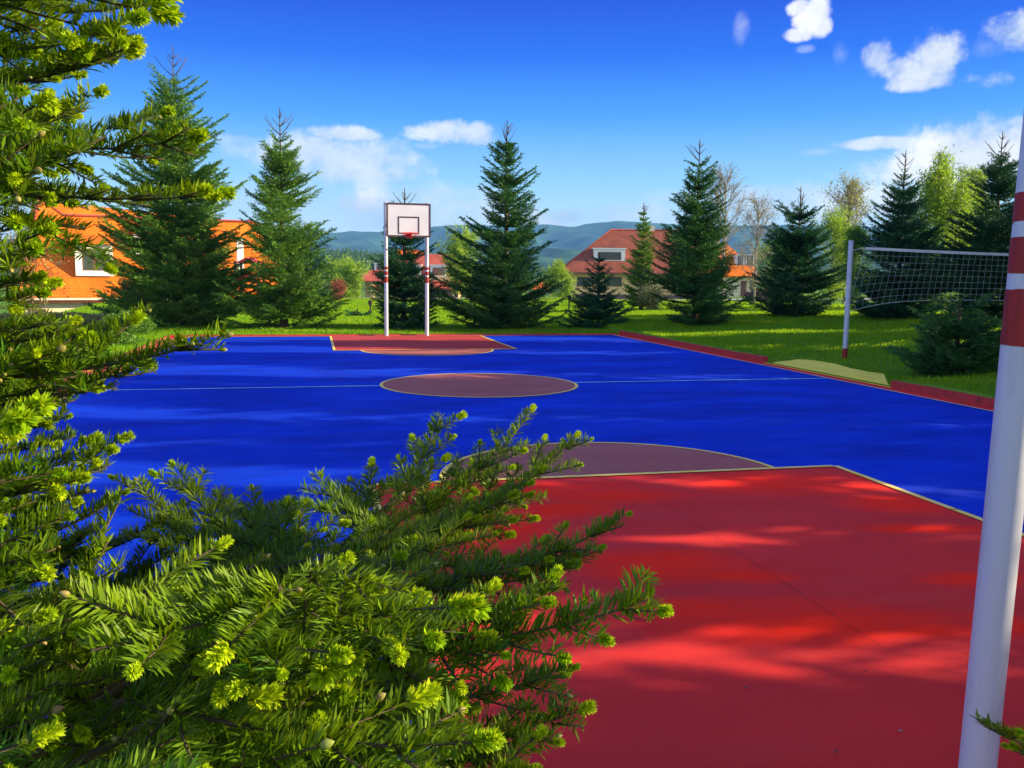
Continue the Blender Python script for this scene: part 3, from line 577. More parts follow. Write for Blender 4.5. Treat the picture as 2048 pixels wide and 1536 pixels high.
mb = MB(); mb.prism([(pa, -1.5, zc), (pb, -1.5, zc), (pb, 3.5, zc), (pa, 3.5, zc)], (0, 0, .14)); mb.add([(pa, -1.5, zc+.143), (pb, -1.5, zc+.143), (pb, 3.5, zc+.143), (pa, 3.5, zc+.143), (pa+2.2, 1, zp), (pb, 1, zp)], [(0, 1, 5, 4), (1, 2, 5), (2, 3, 4, 5), (3, 0, 4)]); mb.build('porch_roof', M['tile_b'], H3.t)
for px_ in (719, 745): u_, _ = q(px_, 580, -1); MB().box((u_-.22, -1.2, zbase), (u_+.22, -.76, zc-.002)).build('porch_column', M['wally'], H3.t)
MB().box((q(730, 580, 2)[0], 1.8, zbase), (xl0-.01, 3, zc-.002)).build('wall', M['wally'], H3.t)
# --- a low house far off
H4 = House('house', 'low distant house with orange roof half hidden behind the tall centre spruce', 1085, 590, 190, 95)
u0_, z0_ = H4.uz(1062, 578); u1_, _ = H4.uz(1106, 578); zz = H4.uz(1080, 560, 4)[1]
MB().box((u0_+.4, .4, z0_-4), (u1_-.4, 7.6, z0_)).build('wall', M['wall'], H4.t)
mb = MB(); quadroof(mb, [(u0_, 0, z0_), (u1_, 0, z0_), (u1_-1, 4, zz), (u0_+1, 4, zz)]); quadroof(mb, [(u0_, 8, z0_), (u0_+1, 4, zz), (u1_-1, 4, zz), (u1_, 8, z0_)]); quadroof(mb, [(u1_, 0, z0_), (u1_, 8, z0_), (u1_-1, 4, zz)]); quadroof(mb, [(u0_, 0, z0_), (u0_+1, 4, zz), (u0_, 8, z0_)]); mb.build('roof', M['tile_o'], H4.t)
window(H4, u0_+1.5, u0_+2.8, z0_-1.9, z0_-.7, .4, None, 'brown', 0)
# road strips
def drape(name, pts, wd, m, dz=.05, n=60):
    pts = np.array(pts, float); t = np.linspace(0, len(pts)-1, n); c_ = np.stack([np.interp(t, range(len(pts)), pts[:, k]) for k in range(2)], -1); d_ = unit(np.gradient(c_, axis=0)); nr_ = np.stack([-d_[:, 1], d_[:, 0]], -1)
    v = []; ks = np.linspace(-.5, .5, 5)
    for p_, q_ in zip(c_, nr_):
        for k in ks: s = p_+q_*wd*k; v.append((s[0], s[1], tz(*s)+dz))
    f = [(i*5+j, i*5+j+1, i*5+j+6, i*5+j+5) for i in range(n-1) for j in range(4)]
    me = bpy.data.meshes.new(name); me.from_pydata(v, [], f); me.materials.append(m); return struct(link(name, me))
drape('road', [plan(300, 74), plan(700, 72), plan(900, 70), plan(1200, 72), plan(1500, 78), plan(1900, 85)], 5.5, M['road'], .09)
drape('driveway', [plan(905, 70.5), plan(895, 98), plan(880, 124)], 5.0, M['road'], .12)

# ------------------------------------------------------------------ conifers
def needle_tris(base, dirs, ln, wd, r):      # slender triangles, one per needle clump
    n = len(base); side = unit(np.cross(dirs, unit(r.normal(size=(n, 3)))))*wd[:, None]*.5
    V = np.stack([base-side, base+side, base+dirs*ln[:, None]], 1).reshape(-1, 3)
    return V, np.arange(3*n).reshape(-1, 3)
def conifer(label, px, dep, top, rad, seed, mt='spruce', lean=0.0, bare=.12, dens=1.0, droop=.22, low=.012, open_=0.0, group='conifers around the court', full=.85, leaders=1, name='spruce_tree', pos=None, height=None, two=1.0):
    r = np.random.default_rng(seed)
    x, y = plan(px, dep) if pos is None else pos; rad = rad*(1.17 if pos is None else 1)
    z0 = tz(x, y)-.05; h = (zat((x, y), top)-z0) if height is None else height
    t = thing(name, label, 'spruce', (x, y, z0), 0, group)
    # trunk
    n = 14; zz = np.linspace(0, h, n); wob = np.cumsum(r.normal(0, .012, (n, 2)), 0)*h*.12; wob[0] = 0; wob[-3:] = wob[-4]
    tr = np.column_stack([wob, zz]); rr = np.interp(zz/h, [0, .8, 1], [.018*h+.02, .024, .011]); MBt = MB(); MBt.tube(tr, rr, 9)
    for k in range(1, leaders): MBt.tube([tr[-4]+(0, 0, .1), tr[-2]+(.12*k, .05, -.15*k), tr[-1]+(.16*k, .05, -.18*k)], (.014, .010, .005), 5)
    if h > 3:
        for zq, lq in ((h*.955, .16), (h-max(.30*rad+.25, .5*rad)*.55, .34), (h-max(.30*rad+.25, .5*rad)*.8, .5)):
            for q in range(4):
                aq = r.uniform(0, 6.28); e3 = np.array([math.cos(aq), math.sin(aq), 1.05]); b3 = np.array([tr[-1, 0], tr[-1, 1], zq]); lq2 = lq*r.uniform(.6, 1.1)*rad/1.9; MBt.tube([b3, b3+e3*lq2*.5*(1, 1, .8), b3+e3*lq2], (.013, .010, .007), 4)
    MBt.build('trunk', M['bark'], t, True)
    # limbs in whorls with interwhorl shoots
    B = []
    nw = int(h*3.4); zt_ = h-max(.30*rad+.25, .5*rad) if h > 3 else h-.3; zw = low*h+(zt_-low*h)*np.linspace(0, 1, nw)**.92; zs = np.sort(np.concatenate([zw, r.uniform(low*h, h*(1-bare)-.2, int(nw*2.2*dens))]))
    lop = r.uniform(0, 6.28)
    for z in zs:
        f = 1-z/h; k = r.integers(4, 7) if dens >= 1 else r.integers(3, 6)
        if f < bare: k = 4
        prof = rad*(min(1.0, (f*1.02)**full))*np.interp(f, [0, bare*.6, bare*1.6, 1], [.75, .85, 1, 1]) * (1-.15*max(0, (f-.82)/.18))
        a0 = r.uniform(0, 6.28)
        for i in range(k):
            an = a0+i*6.283/k+r.normal(0, .25)
            lump = 1+.15*math.sin(an*2+lop)+.19*math.sin(an*3+z*2.1/(rad+.3)+lop*2)
            L_ = prof*lump*r.uniform(.5, 1.08)+.05
            if r.random() < .10: L_ *= 1.25
            if math.sin(an*1+z*1.7+lop*3) > .82 and f > bare: L_ *= .62
            B.append((z, an, L_, f))
    VV = []; TT = []; nv = 0; LM = MB()
    bases = []; dirs = []; lens = []; wids = []
    for (z, an, L_, f) in B:
        upa = np.interp(f, [0, .12, .4, 1], [1.0, .65, .28, -droop])+r.normal(0, .08)
        ns = max(5, int(L_*14)); s = np.linspace(0, 1, ns)
        hx = L_*s; hz = L_*(upa*s*.6+.30*s*s*(1 if f > .15 else .4)-.12*math.sin(0)*s)
        c0 = np.array([np.interp(z, zz, tr[:, 0]), np.interp(z, zz, tr[:, 1]), z])
        ca, sa = math.cos(an), math.sin(an); side = np.array([-sa, ca, 0])
        P = c0+np.outer(hx, (ca, sa, 0))+np.outer(hz, (0, 0, 1))+np.outer(r.normal(0, .05)*L_*s*s*3, side)
        LM.tube(P[::max(1, ns//4)] if ns > 6 else P, np.linspace(.012+.006*L_, .004, len(P[::max(1, ns//4)] if ns > 6 else P)), 3)
        T = unit(np.gradient(P, axis=0))
        # side twigs
        for j in range(ns):
            if s[j] < open_*.5+.06 and f > .1: continue
            tl = L_*.36*(1-s[j]*.72)*r.uniform(.6, 1.15)+.07
            for sg in (-1, 1):
                if r.random() < .10: continue
                d = T[j]*.75+side*sg*.8+np.array([0, 0, r.normal(.02, .16)]); d /= np.linalg.norm(d)
                m_ = max(2, int(tl/.05*dens))
                u = (np.arange(m_)+.5)/m_
                pts = P[j]+np.outer(u*tl, d)+np.outer(u*u*tl*-.12, (0, 0, 1))
                bases.append(pts); dirs.append(np.repeat(d[None], m_, 0)); lens.append(np.full(m_, 1.0)); wids.append(np.full(m_, 1.0))
        m_ = ns*2; u = np.linspace(.1, 1, m_); bases.append(np.stack([np.interp(u, s, P[:, k]) for k in range(3)], -1)); dirs.append(np.stack([np.interp(u, s, T[:, k]) for k in range(3)], -1)); lens.append(np.ones(m_)); wids.append(np.ones(m_))
    # upright leader is lightly clothed
    rad_ = rad; u = np.linspace(h*(1-bare*1.3), h*.985, 26); bases.append(np.column_stack([np.full(26, tr[-1, 0]), np.full(26, tr[-1, 1]), u])); dirs.append(np.tile((0, 0, 1.0), (26, 1))); lens.append(np.full(26, .6)); wids.append(np.full(26, .6))
    b_ = np.concatenate(bases); d_ = np.concatenate(dirs); l_ = np.concatenate(lens); w_ = np.concatenate(wids)
    rep = 3; b_ = np.repeat(b_, rep, 0); d_ = np.repeat(d_, rep, 0); l_ = np.repeat(l_, rep); w_ = np.repeat(w_, rep); n = len(b_)
    dd = unit(unit(d_)+r.normal(0, .42, (n, 3)))
    sc_ = min(1.25, .72+dep/80) if pos is None else 1.2
    V, T_ = needle_tris(b_+r.normal(0, .012, (n, 3)), dd, l_*r.uniform(.05, .095, n)*sc_, w_*r.uniform(.019, .034, n)*sc_, r)
    LMo = LM
    LMo.build('limbs', M['bark'], t)
    trimesh('crown', V, T_, M[mt], parent=t)
    return t
conifer('tallest spruce, left of the court, with a long bare leader shoot', 358, 28.6, 92, 2.0, 11, 'sprucel', bare=.16, full=.72, droop=.12, dens=1.15)
conifer('open slender spruce beside the tallest one, just left of the basketball stand', 566, 28.0, 215, 1.78, 12, 'sprucel', bare=.17, open_=.12, full=.92, dens=1.0)
conifer('small dark spruce directly behind the basketball stand', 806, 28.6, 376, 1.25, 13, 'spruceb', bare=.2, full=.95, dens=1.0)
conifer('dark wide-skirted spruce in the centre, right of the basketball stand', 1010, 29.2, 238, 1.66, 14, 'spruce', bare=.10, full=.92, droop=.05)
conifer('low dark bushy spruce in front of the cream house', 1198, 30.0, 505, 1.0, 15, 'spruceb', bare=.16, full=.8)
conifer('slim young spruce with a pale sunlit top in front of the red roof', 1284, 41.0, 405, .95, 16, 'sprucel', bare=.18, full=1.0, dens=.9)
conifer('tall dense spruce standing at the back right corner of the court', 1392, 29.8, 278, 1.55, 17, 'spruce', bare=.12, full=.85)
conifer('spruce with two leader shoots between the house wing and the volleyball post', 1592, 33.5, 372, 1.62, 18, 'spruceb', bare=.16, leaders=2, full=.9)
conifer('spruce with sparse candelabra top right behind the volleyball net', 1795, 31.5, 300, 1.75, 19, 'spruceb', bare=.22, full=1.0)
conifer('big dark spruce at the right edge beside the lime birch', 1985, 30.5, 262, 1.9, 20, 'spruceb', bare=.13, full=.9)
conifer('low scrubby spruce on the grass bank in front of the net', 1925, 15.6, 598, .98, 21, 'spruce', dens=1.5, bare=.1, full=.5, name='spruce_bush')
conifer('knee-high young spruce on the sunny lawn beyond the court', 714, 37, 620, .55, 22, 'spruceb', bare=.1, full=.6, name='spruce_bush')
conifer('dark little spruce between the hedge and the tallest spruce', 262, 30, 560, 1.1, 23, 'spruce', bare=.1, full=.6)
conifer('half hidden dark spruce behind the far striped post', 1905, 38, 470, 1.5, 24, 'spruceb', bare=.12, full=.7)
# trees outside the picture to the right whose shade lies over the court
off = [(12.6, -12.5, 7.5, 2.2), (13.2, -8.2, 6.2, 1.9), (15.5, -4.6, 5.0, 1.6), (13.0, .2, 4.1, 1.7), (14.5, 3.4, 5.6, 2.0), (13.2, 7.0, 6.6, 2.1), (14.2, 10.6, 7.0, 2.0), (17.0, 14.2, 7.6, 2.1), (19.5, 18.5, 7.4, 2.1), (23.5, 23.0, 7.6, 2.1), (19.5, -1.5, 6.0, 1.9), (21, 8, 8.0, 2.2), (28, 17, 8.5, 2.3), (24, 18.6, 7.8, 2.2), (28, 21.5, 7.8, 2.2), (21.5, 15.0, 7.5, 2.1), (33, 21.5, 8.2, 2.3), (13.4, 2.0, 4.6, 1.8), (14.0, 5.4, 5.2, 1.7), (13.2, -1.4, 4.0, 1.6), (15.6, 1.4, 5.2, 1.8), (16.4, 4.8, 5.8, 1.8), (15.2, 8.8, 6.2, 1.9), (17.2, 11.0, 7.0, 2.0), (18.6, 14.9, 7.4, 2.1), (16.2, -1.2, 4.9, 1.8)]
nums = 'first second third fourth fifth sixth seventh eighth ninth tenth eleventh twelfth thirteenth fourteenth fifteenth sixteenth seventeenth eighteenth nineteenth twentieth twenty-first twenty-second twenty-third twenty-fourth twenty-fifth twenty-sixth twenty-seventh'.split(); srt = sorted(range(len(off)), key=lambda i: off[i][1]); offl = ['dark spruce of the shade row right of the court, %s from the camera end' % nums[srt.index(i)] for i in range(len(off))]
for i, (x, y, h, rd) in enumerate(off):
    conifer(offl[i], 0, 0, 0, rd, 40+i, 'spruce', pos=(x, y), height=h*1.33, group='spruces outside the picture', dens=1.0)


# ------------------------------------------------------------------ broadleaf trees
def leafcloud(pts, size, r, flat=.0):
    n = len(pts); a = unit(r.normal(size=(n, 3))); b = unit(np.cross(a, r.normal(size=(n, 3)))); s = size*r.uniform(.6, 1.3, n)[:, None]
    V = np.stack([pts-a*s*.5, pts+b*s*.32, pts+a*s*.6, pts-b*s*.32], 1).reshape(-1, 3); i = np.arange(n)*4
    return V, np.concatenate([np.stack([i, i+1, i+2], -1), np.stack([i, i+2, i+3], -1)])
def broadleaf(label, px, dep, top, rad, seed, mt, lsize=.07, nleaf=6000, bark='barkg', low=.15, droop=0.0, name='deciduous_tree', cat='tree', spread=.5, group=None, fine=4, thick=1.0):
    r = np.random.default_rng(seed); x, y = plan(px, dep); z0 = tz(x, y)-.05; h = zat((x, y), top)-z0
    t = thing(name, label, cat, (x, y, z0), 0, group); mb = MB(); tips = []
    def grow(p, d, L_, rd, lev):
        n = 5; pts = [p]; dd = d.copy()
        for i in range(n): dd = unit(dd+r.normal(0, .10, 3)+np.array([0, 0, .05-droop*.12*(lev > 1)])); pts.append(pts[-1]+dd*L_/n)
        mb.tube(pts, np.linspace(rd, rd*.55, n+1), 6 if lev < 2 else 3)
        if lev >= 2: tips.extend(pts[1:])
        if lev >= fine: return
        for k in range(r.integers(3, 6)):
            i = r.integers(1, n+1); q = unit(dd*.9+r.normal(0, 1, 3)*spread); q[2] = abs(q[2])*.9 if lev < 2 else q[2]
            c_ = pts[i][:2]; lim = rad
            if np.linalg.norm(c_) > lim: q[:2] -= unit(c_)*.8
            grow(pts[i], unit(q), L_*r.uniform(.5, .72), max(.004*thick, rd*.5), lev+1)
    # central stem with limbs all the way up
    n = 12; st = [np.zeros(3)]; 
    for i in range(n): st.append(st[-1]+np.array([r.normal(0, .03), r.normal(0, .03), 1])*h*.86/n)
    st = np.array(st); mb.tube(st, np.linspace(.012*h*thick, .008, n+1), 8)
    for z in np.linspace(low, .97, int(10+h)):
        for k in range(2 if fine > 2 else 3):
            an = r.uniform(0, 6.28); c_ = np.array([np.interp(z*h*.86, st[:, 2], st[:, j]) for j in range(3)]); L_ = rad*(.35+.75*math.sin(math.pi*min(1, (z-low)/(1-low)*.8+.12)))*r.uniform(.5, .8)
            grow(c_, unit(np.array([math.cos(an)*.8, math.sin(an)*.8, .65+z*.6])), L_, .004*h*thick, 1)
    mb.build('trunk', M[bark], t)
    if nleaf:
        tp = np.array(tips); i = r.integers(0, len(tp), nleaf); P = tp[i]+r.normal(0, .11+.02*rad, (nleaf, 3))
        if droop: P[:, 2] -= np.abs(r.exponential(droop*.35, nleaf))
        V, T_ = leafcloud(P, lsize, r); trimesh('crown', V, T_, M[mt], parent=t)
    return t
broadleaf('bare grey tree behind the tall corner spruce', 1446, 60, 316, 2.3, 61, 'olive', .10, 500, low=.25, fine=4, spread=.45)
broadleaf('low spreading bare tree right of the corner spruce over the house wing', 1510, 58, 385, 2.2, 62, 'olive', .09, 900, low=.15, fine=4, spread=.7)
broadleaf('thin pinkish tree just leafing out, above the yellow-green bushes', 1690, 52, 350, 1.8, 63, 'olive', .10, 5500, low=.3, fine=4, spread=.4)
broadleaf('tall lime green birch between the two dark spruces behind the net', 1872, 40, 308, 1.7, 64, 'lime', .09, 36000, low=.1, droop=1.2, name='birch_tree', cat='birch', fine=4, spread=.5)
broadleaf('second birch with pale top close to the right edge spruce', 1928, 43, 312, 1.5, 65, 'lime', .09, 22000, low=.1, droop=1.0, name='birch_tree', cat='birch', fine=4, spread=.4)
broadleaf('yellow-green bushy tree left of the volleyball post', 1662, 46, 425, 1.7, 66, 'lime', .08, 12000, low=.03, name='deciduous_tree', fine=3)
broadleaf('darker green bushy tree right behind the volleyball post', 1706, 44, 455, 1.2, 67, 'leaf', .08, 12000, low=.03, fine=3)
broadleaf('bright green round tree peeping out left of the centre spruce', 922, 75, 476, 2.4, 68, 'lime', .16, 9000, low=.15, fine=3)
broadleaf('bright green tree at the left of the red tiled porch', 705, 100, 552, 2.8, 69, 'lime', .2, 8000, low=.02, fine=3)
broadleaf('second bright green tree near the porch, half behind the slender spruce', 672, 105, 548, 3.0, 70, 'lime', .2, 8000, low=.02, fine=3)
broadleaf('bright green bush in front of the left corner of the cream house', 1118, 95, 556, 2.3, 71, 'lime', .18, 7000, low=.02, fine=3)
broadleaf('round green bush below the slim young spruce', 1300, 40, 595, .9, 72, 'olive', .06, 5000, low=.02, fine=3, name='shrub', cat='shrub')
broadleaf('reddish shrub showing at the right flank of the slender spruce', 676, 60, 572, .8, 73, 'rust', .08, 2500, low=.02, fine=3, name='shrub', cat='shrub')
broadleaf('twiggy shrub with pale young leaves in front of the orange roofed house', 62, 26, 478, 1.15, 74, 'olive', .07, 1500, low=.1, bark='bark', fine=4, name='shrub', cat='shrub', spread=.8)
broadleaf('green tree behind the house wing right of the bare trees', 1545, 80, 500, 2.5, 75, 'leaf', .16, 7000, low=.05, fine=3)
# hedge rows and bushes
def bush(label, px, dep, top, w_, d_, seed, mt, ls=.06, n=9000, name='shrub', cat='shrub', ang=90, group=None):
    r = np.random.default_rng(seed); x, y = plan(px, dep); z0 = tz(x, y)-.1; h = zat((x, y), top)-z0; t = thing(name, label, cat, (x, y, z0), -(YAW), group)
    P = r.normal(size=(n, 3)); P = unit(P)*r.uniform(.35, 1.0, (n, 1))**.4; lump = 1+.13*np.sin(P[:, 0:1]*9+seed)*np.cos(P[:, 1:2]*7)+.08*np.sin(P[:, 0:1]*23+P[:, 2:3]*11)
    P = P*lump*np.array([w_/2, d_/2, h*.5])+np.array([0, 0, h*.5]); V, T_ = leafcloud(P, ls, r); trimesh('foliage', V, T_, M[mt], parent=t)
    mb = MB()
    for k in range(max(4, int(w_*3))):
        a_ = r.uniform(-.4, .4)*w_; mb.tube([(a_, 0, 0), (a_+r.normal(0, .1), r.normal(0, .1), h*.4), (a_+r.normal(0, .2), r.normal(0, .2), h*.8)], (.03, .02, .006), 5)
    mb.build('stem', M['bark'], t); return t
bush('pale yellow-green clipped shrub row below the orange roofed house', 110, 29, 625, 5.5, 1.6, 81, 'olive', .06, 16000, 'hedge', 'hedge')
bush('green hedge running up to the left corner of the court', 100, 21.5, 655, 4.2, 1.8, 82, 'leaf', .055, 16000, 'hedge', 'hedge')
bush('dark green shrub between hedge and tallest spruce', 250, 25, 625, 1.5, 1.6, 83, 'leaf', .05, 9000)
bush('sunlit clipped green hedge on the meadow left of the basketball stand', 700, 82, 598, 11, 1.6, 84, 'lime', .16, 8000, 'hedge', 'hedge')
bush('green hedge on the meadow right of the centre spruce', 1118, 80, 596, 5, 1.6, 85, 'lime', .16, 5000, 'hedge', 'hedge')
bush('brown heap of brushwood on the grass right of the house wing', 1530, 70, 578, 3.2, 2.4, 86, 'mound', .12, 5000, 'brushwood_heap', 'heap')
bush('dark bush in the shade under the far striped post', 1900, 36, 585, 2.0, 1.6, 87, 'leaf', .06, 5000)
for px, dep, top, lb in ((740, 39, 600, 'thin dark garden lamp post on the lawn left of the basketball stand'), (1139, 41, 590, 'thin dark garden lamp post beside the low bushy spruce')):
    x, y = plan(px, dep); z0 = tz(x, y); h = zat((x, y), top)-z0; t = thing('lamp_post', lb, 'lamp post', (x, y, z0))
    mb = MB(); mb.tube([(0, 0, -.1), (0, 0, h-.22)], .035, 8); mb.build('pole', M['dark'], t); mb = MB(); mb.tube([(0, 0, h-.22), (0, 0, h-.2), (0, 0, h-.04), (0, 0, h)], (.05, .08, .09, .02), 10); mb.build('lamp_head', M['dark'], t)
# play tower between the two left spruces
x, y = plan(500, 46); z0 = tz(x, y); t = thing('play_tower', 'red and green play tower glimpsed between the two left spruces', 'play tower', (x, y, z0), -YAW)
for sx in (-.6, .6):
    for sy in (-.5, .5): MB().box((sx-.05, sy-.05, -.1), (sx+.05, sy+.05, 2.4)).build('post', M['brown'], t)
MB().box((-.66, -.56, 1.1), (.66, .56, 1.18)).build('platform', M['brown'], t)
MB().box((-.5, -.58, 1.3), (.5, -.553, 1.75)).build('panel', M['redpl'], t)
mb = MB(); mb.prism([(-.6, -.6, 2.3), (.6, -.6, 2.3), (0, -.6, 2.6)], (0, 1.2, 0)); mb.build('canopy', M['redpl'], t)
mb = MB(); mb.prism([(-.66, -.25, 1.5), (-.66, .25, 1.5), (-2.4, .25, .3), (-2.4, -.25, .3)], (0, 0, -.05)); mb.box((-.7, -.3, 1.5), (-.67, -.25, 1.8)); mb.prism([(-.66, -.3, 1.48), (-.66, -.3, 1.75), (-2.4, -.3, .5), (-2.4, -.3, .25)], (0, .04, 0)); mb.prism([(-.66, .26, 1.48), (-.66, .26, 1.75), (-2.4, .26, .5), (-2.4, .26, .25)], (0, .04, 0)); mb.build('slide', M['greenp'], t)

# ------------------------------------------------------------------ hills and far woods
def ridge(name, outline, dep, thick, m, base=-6, seed=1, rough=1.0):
    r = np.random.default_rng(seed); xs = np.array([o_[0] for o_ in outline], float); ys = np.array([o_[1] for o_ in outline], float)
    px = np.linspace(xs[0], xs[-1], 420); py = np.interp(px, xs, ys)
    jag = sum(np.sin(px*k+r.uniform(0, 6))*a_ for k, a_ in ((.05, .6), (.13, .4), (.37, .25), (.9, .2), (1.9, .15)))*rough
    rows = [(0, 1.0), (.12, .9), (.3, .72), (.5, .5), (.75, .22), (1.0, 0)]
    V = []
    top = np.array([at(a_, b_, dep) for a_, b_ in zip(px, py+jag)])
    fx_, fy_ = fw[0], fw[1]; k_ = math.hypot(fx_, fy_)
    for s, hh in [(-1.0, 0), (-.4, .7)][:]+rows:
        q_ = top.copy(); dvec = top-EYE; dvec[:, 2] = 0; dvec = unit(dvec); q_[:, :2] -= dvec[:, :2]*thick*s
        fold = 1-.10*(1+np.sin(px*.021+s*5+seed))-.06*(1+np.sin(px*.06-s*9)); q_[:, 2] = base+(top[:, 2]-base)*hh*(fold if 0 < hh < .95 else 1); V.append(q_)
    V = np.array(V); nr_, nc_ = V.shape[:2]; idx = np.arange(nr_*nc_).reshape(nr_, nc_); a, b, c, d = idx[:-1, :-1].ravel(), idx[:-1, 1:].ravel(), idx[1:, 1:].ravel(), idx[1:, :-1].ravel()
    o = trimesh(name, V.reshape(-1, 3), np.concatenate([np.stack([a, b, c], -1), np.stack([a, c, d], -1)]), m)
    o.data.polygons.foreach_set('use_smooth', [True]*len(o.data.polygons)); return struct(o)
ridge('hills', [(-1500, 470), (-200, 478), (300, 476), (560, 470), (640, 467), (700, 463), (780, 464), (830, 459), (875, 452), (920, 449), (1000, 452), (1060, 449), (1110, 450), (1142, 454), (1170, 448), (1205, 445), (1245, 442), (1290, 444), (1340, 449), (1450, 452), (1560, 450), (1700, 452), (2000, 462), (3200, 480)], 3000, 1100, M['hill'], seed=3)
ridge('hills', [(-1500, 500), (400, 505), (640, 500), (760, 508), (900, 500), (1030, 492), (1160, 500), (1300, 506), (1500, 512), (1700, 508), (2100, 512), (3200, 515)], 1500, 500, M['hill'], seed=5)
ridge('hills', [(-800, 520), (200, 518), (560, 514), (700, 512), (800, 525), (960, 540), (1200, 546), (1600, 548), (2400, 546)], 560, 240, M['meadow'], seed=8, rough=.3)
r = np.random.default_rng(5); Vs = []; Ts = []; n0 = 0
cn = 2600; pxs = np.concatenate([r.uniform(380, 1020, 1500), r.uniform(1020, 2300, 1100)]); dps = r.uniform(470, 640, cn)
for px_, dp in zip(pxs, dps):
    P = at(px_, 553, dp); top_y = np.interp(px_, [0, 560, 700, 800, 960, 1200, 2400], [518, 514, 512, 525, 540, 546, 546]); zb_ = at(px_, top_y, 560)[2]-(abs(dp-560)*.05)-3
    hh = r.uniform(5, 10); w_ = hh*r.uniform(.16, .24); k = 5; an = np.arange(k)*2*math.pi/k+r.uniform(0, 6)
    v = [(P[0]+w_*math.cos(a_), P[1]+w_*math.sin(a_), zb_) for a_ in an]+[(P[0], P[1], zb_+hh)]
    Vs += v; Ts += [(n0+i, n0+(i+1) % k, n0+k) for i in range(k)]; n0 += k+1
fwood = trimesh('far_wood', np.array(Vs), np.array(Ts), M['wood']); fwood['kind'] = 'stuff'

# ------------------------------------------------------------------ grass blades
def blades(n, fx0, seed, hmin=.04, hmax=.10):
    r = np.random.default_rng(seed); P = fx0(r, n); h = r.uniform(hmin, hmax, len(P)); base = np.column_stack([P, terrain(P[:, 0], P[:, 1])-.01])
    an = r.uniform(0, 6.28, len(P)); lean = r.normal(0, .35, (len(P), 2)); d = unit(np.column_stack([lean, np.ones(len(P))])); side = np.column_stack([np.cos(an), np.sin(an), np.zeros(len(P))])*(.004+.0035*np.hypot(P[:, 0], P[:, 1])[:, None]*.12)
    V = np.stack([base-side, base+side, base+d*h[:, None]], 1).reshape(-1, 3); return V, np.arange(len(V)).reshape(-1, 3)
from math import sqrt
def inpoly(P, poly):
    x, y = P[:, 0], P[:, 1]; ins = np.zeros(len(P), bool); j = len(poly)-1
    for i in range(len(poly)):
        xi, yi = poly[i][:2]; xj, yj = poly[j][:2]; c_ = ((yi > y) != (yj > y)) & (x < (xj-xi)*(y-yi)/(yj-yi+1e-12)+xi); ins ^= c_; j = i
    return ins
def right(r, n):
    P = np.column_stack([X1+.11+r.uniform(0, 1, n)**1.3*14, r.uniform(6, 40, n)]); return P[~inpoly(P, SLAB)]
def leftp(r, n): return np.column_stack([X0-.08-r.uniform(0, 1, n)**1.3*6, r.uniform(9, 30, n)])
def backp(r, n): return np.column_stack([r.uniform(-9, 16, n), Y1+.08+r.uniform(0, 1, n)**1.5*22])
vs, ts, n0 = [], [], 0
def meadowp(r, n): return np.column_stack([r.uniform(-14, 34, n), 40+r.uniform(0, 1, n)*38])
for nb, fn, sd, h0_, h1_ in ((190000, right, 1, .04, .10), (50000, leftp, 2, .04, .10), (130000, backp, 3, .04, .11), (130000, meadowp, 4, .06, .16)):
    V, T_ = blades(nb, fn, sd, h0_, h1_); vs.append(V); ts.append(T_+n0); n0 += len(V)
gb = trimesh('grass', np.concatenate(vs), np.concatenate(ts), M['blade']); gb['kind'] = 'stuff'

# ------------------------------------------------------------------ litter on the near paint
def twig_litter(label, px, py, a, ln):
    P = gnd(px, py); t = link('fallen_twig', None) if False else None
    mb = MB(); d_ = np.array([math.cos(a), math.sin(a), 0]); mb.tube([P+(0, 0, .012)-d_*ln/2, P+(0, 0, .016)+(.004, .006, 0), P+(0, 0, .010)+d_*ln/2], (.0028, .0024, .0014), 6)
    mb.tube([P+(0, 0, .014), P+(0, 0, .02)+np.array([d_[1], -d_[0], 0])*ln*.2], (.002, .001), 5); tag(mb.build('fallen_twig', M['bark']), label, 'twig')
twig_litter('short brown twig lying on the red paint just right of the fir tip', 1278, 1243, -.5, .09)
twig_litter('thin twig lying near the yellow line by the striped pole', 1912, 1022, -.2, .08)
def pebble(label, px, py, s, sd, m='stone'):
    r = np.random.default_rng(sd); P = gnd(px, py); bm = bmesh.new(); bmesh.ops.create_icosphere(bm, subdivisions=2, radius=s)
    for v in bm.verts: v.co *= 1+r.uniform(-.2, .2); v.co.z *= .6; v.co += Vector((P[0], P[1], .010+s*.45))
    me = bpy.data.meshes.new('pebble'); bm.to_mesh(me); bm.free(); me.materials.append(M[m]); tag(link('pebble', me), label, 'pebble', 'pebbles on the near paint')
pebble('pale pebble on the red paint left of the striped pole', 1801, 1467, .006, 1)
pebble('dark crumb lying low on the red paint between fir and pole', 1490, 1380, .006, 2, 'mound')
pebble('dark crumb close to the bottom edge of the red paint', 1672, 1508, .006, 3, 'mound')
pebble('small dark crumb in the middle of the red paint', 1731, 1346, .005, 4, 'mound')
pebble('brown crumb above the orange patch left of the crack', 1413, 1182, .006, 5, 'mound')
r = np.random.default_rng(9); k = 900; P = np.column_stack([r.uniform(.6, 4.7, k), r.uniform(2.6, 8.5, k), np.full(k, .016)]); an = r.uniform(0, 6.28, k); d = np.column_stack([np.cos(an), np.sin(an), r.normal(0, .1, k)])
V, T_ = needle_tris(P, d, r.uniform(.004, .018, k), r.uniform(.0015, .003, k), r); o = trimesh('needle_litter', V, T_, M['mound']); o['kind'] = 'stuff'
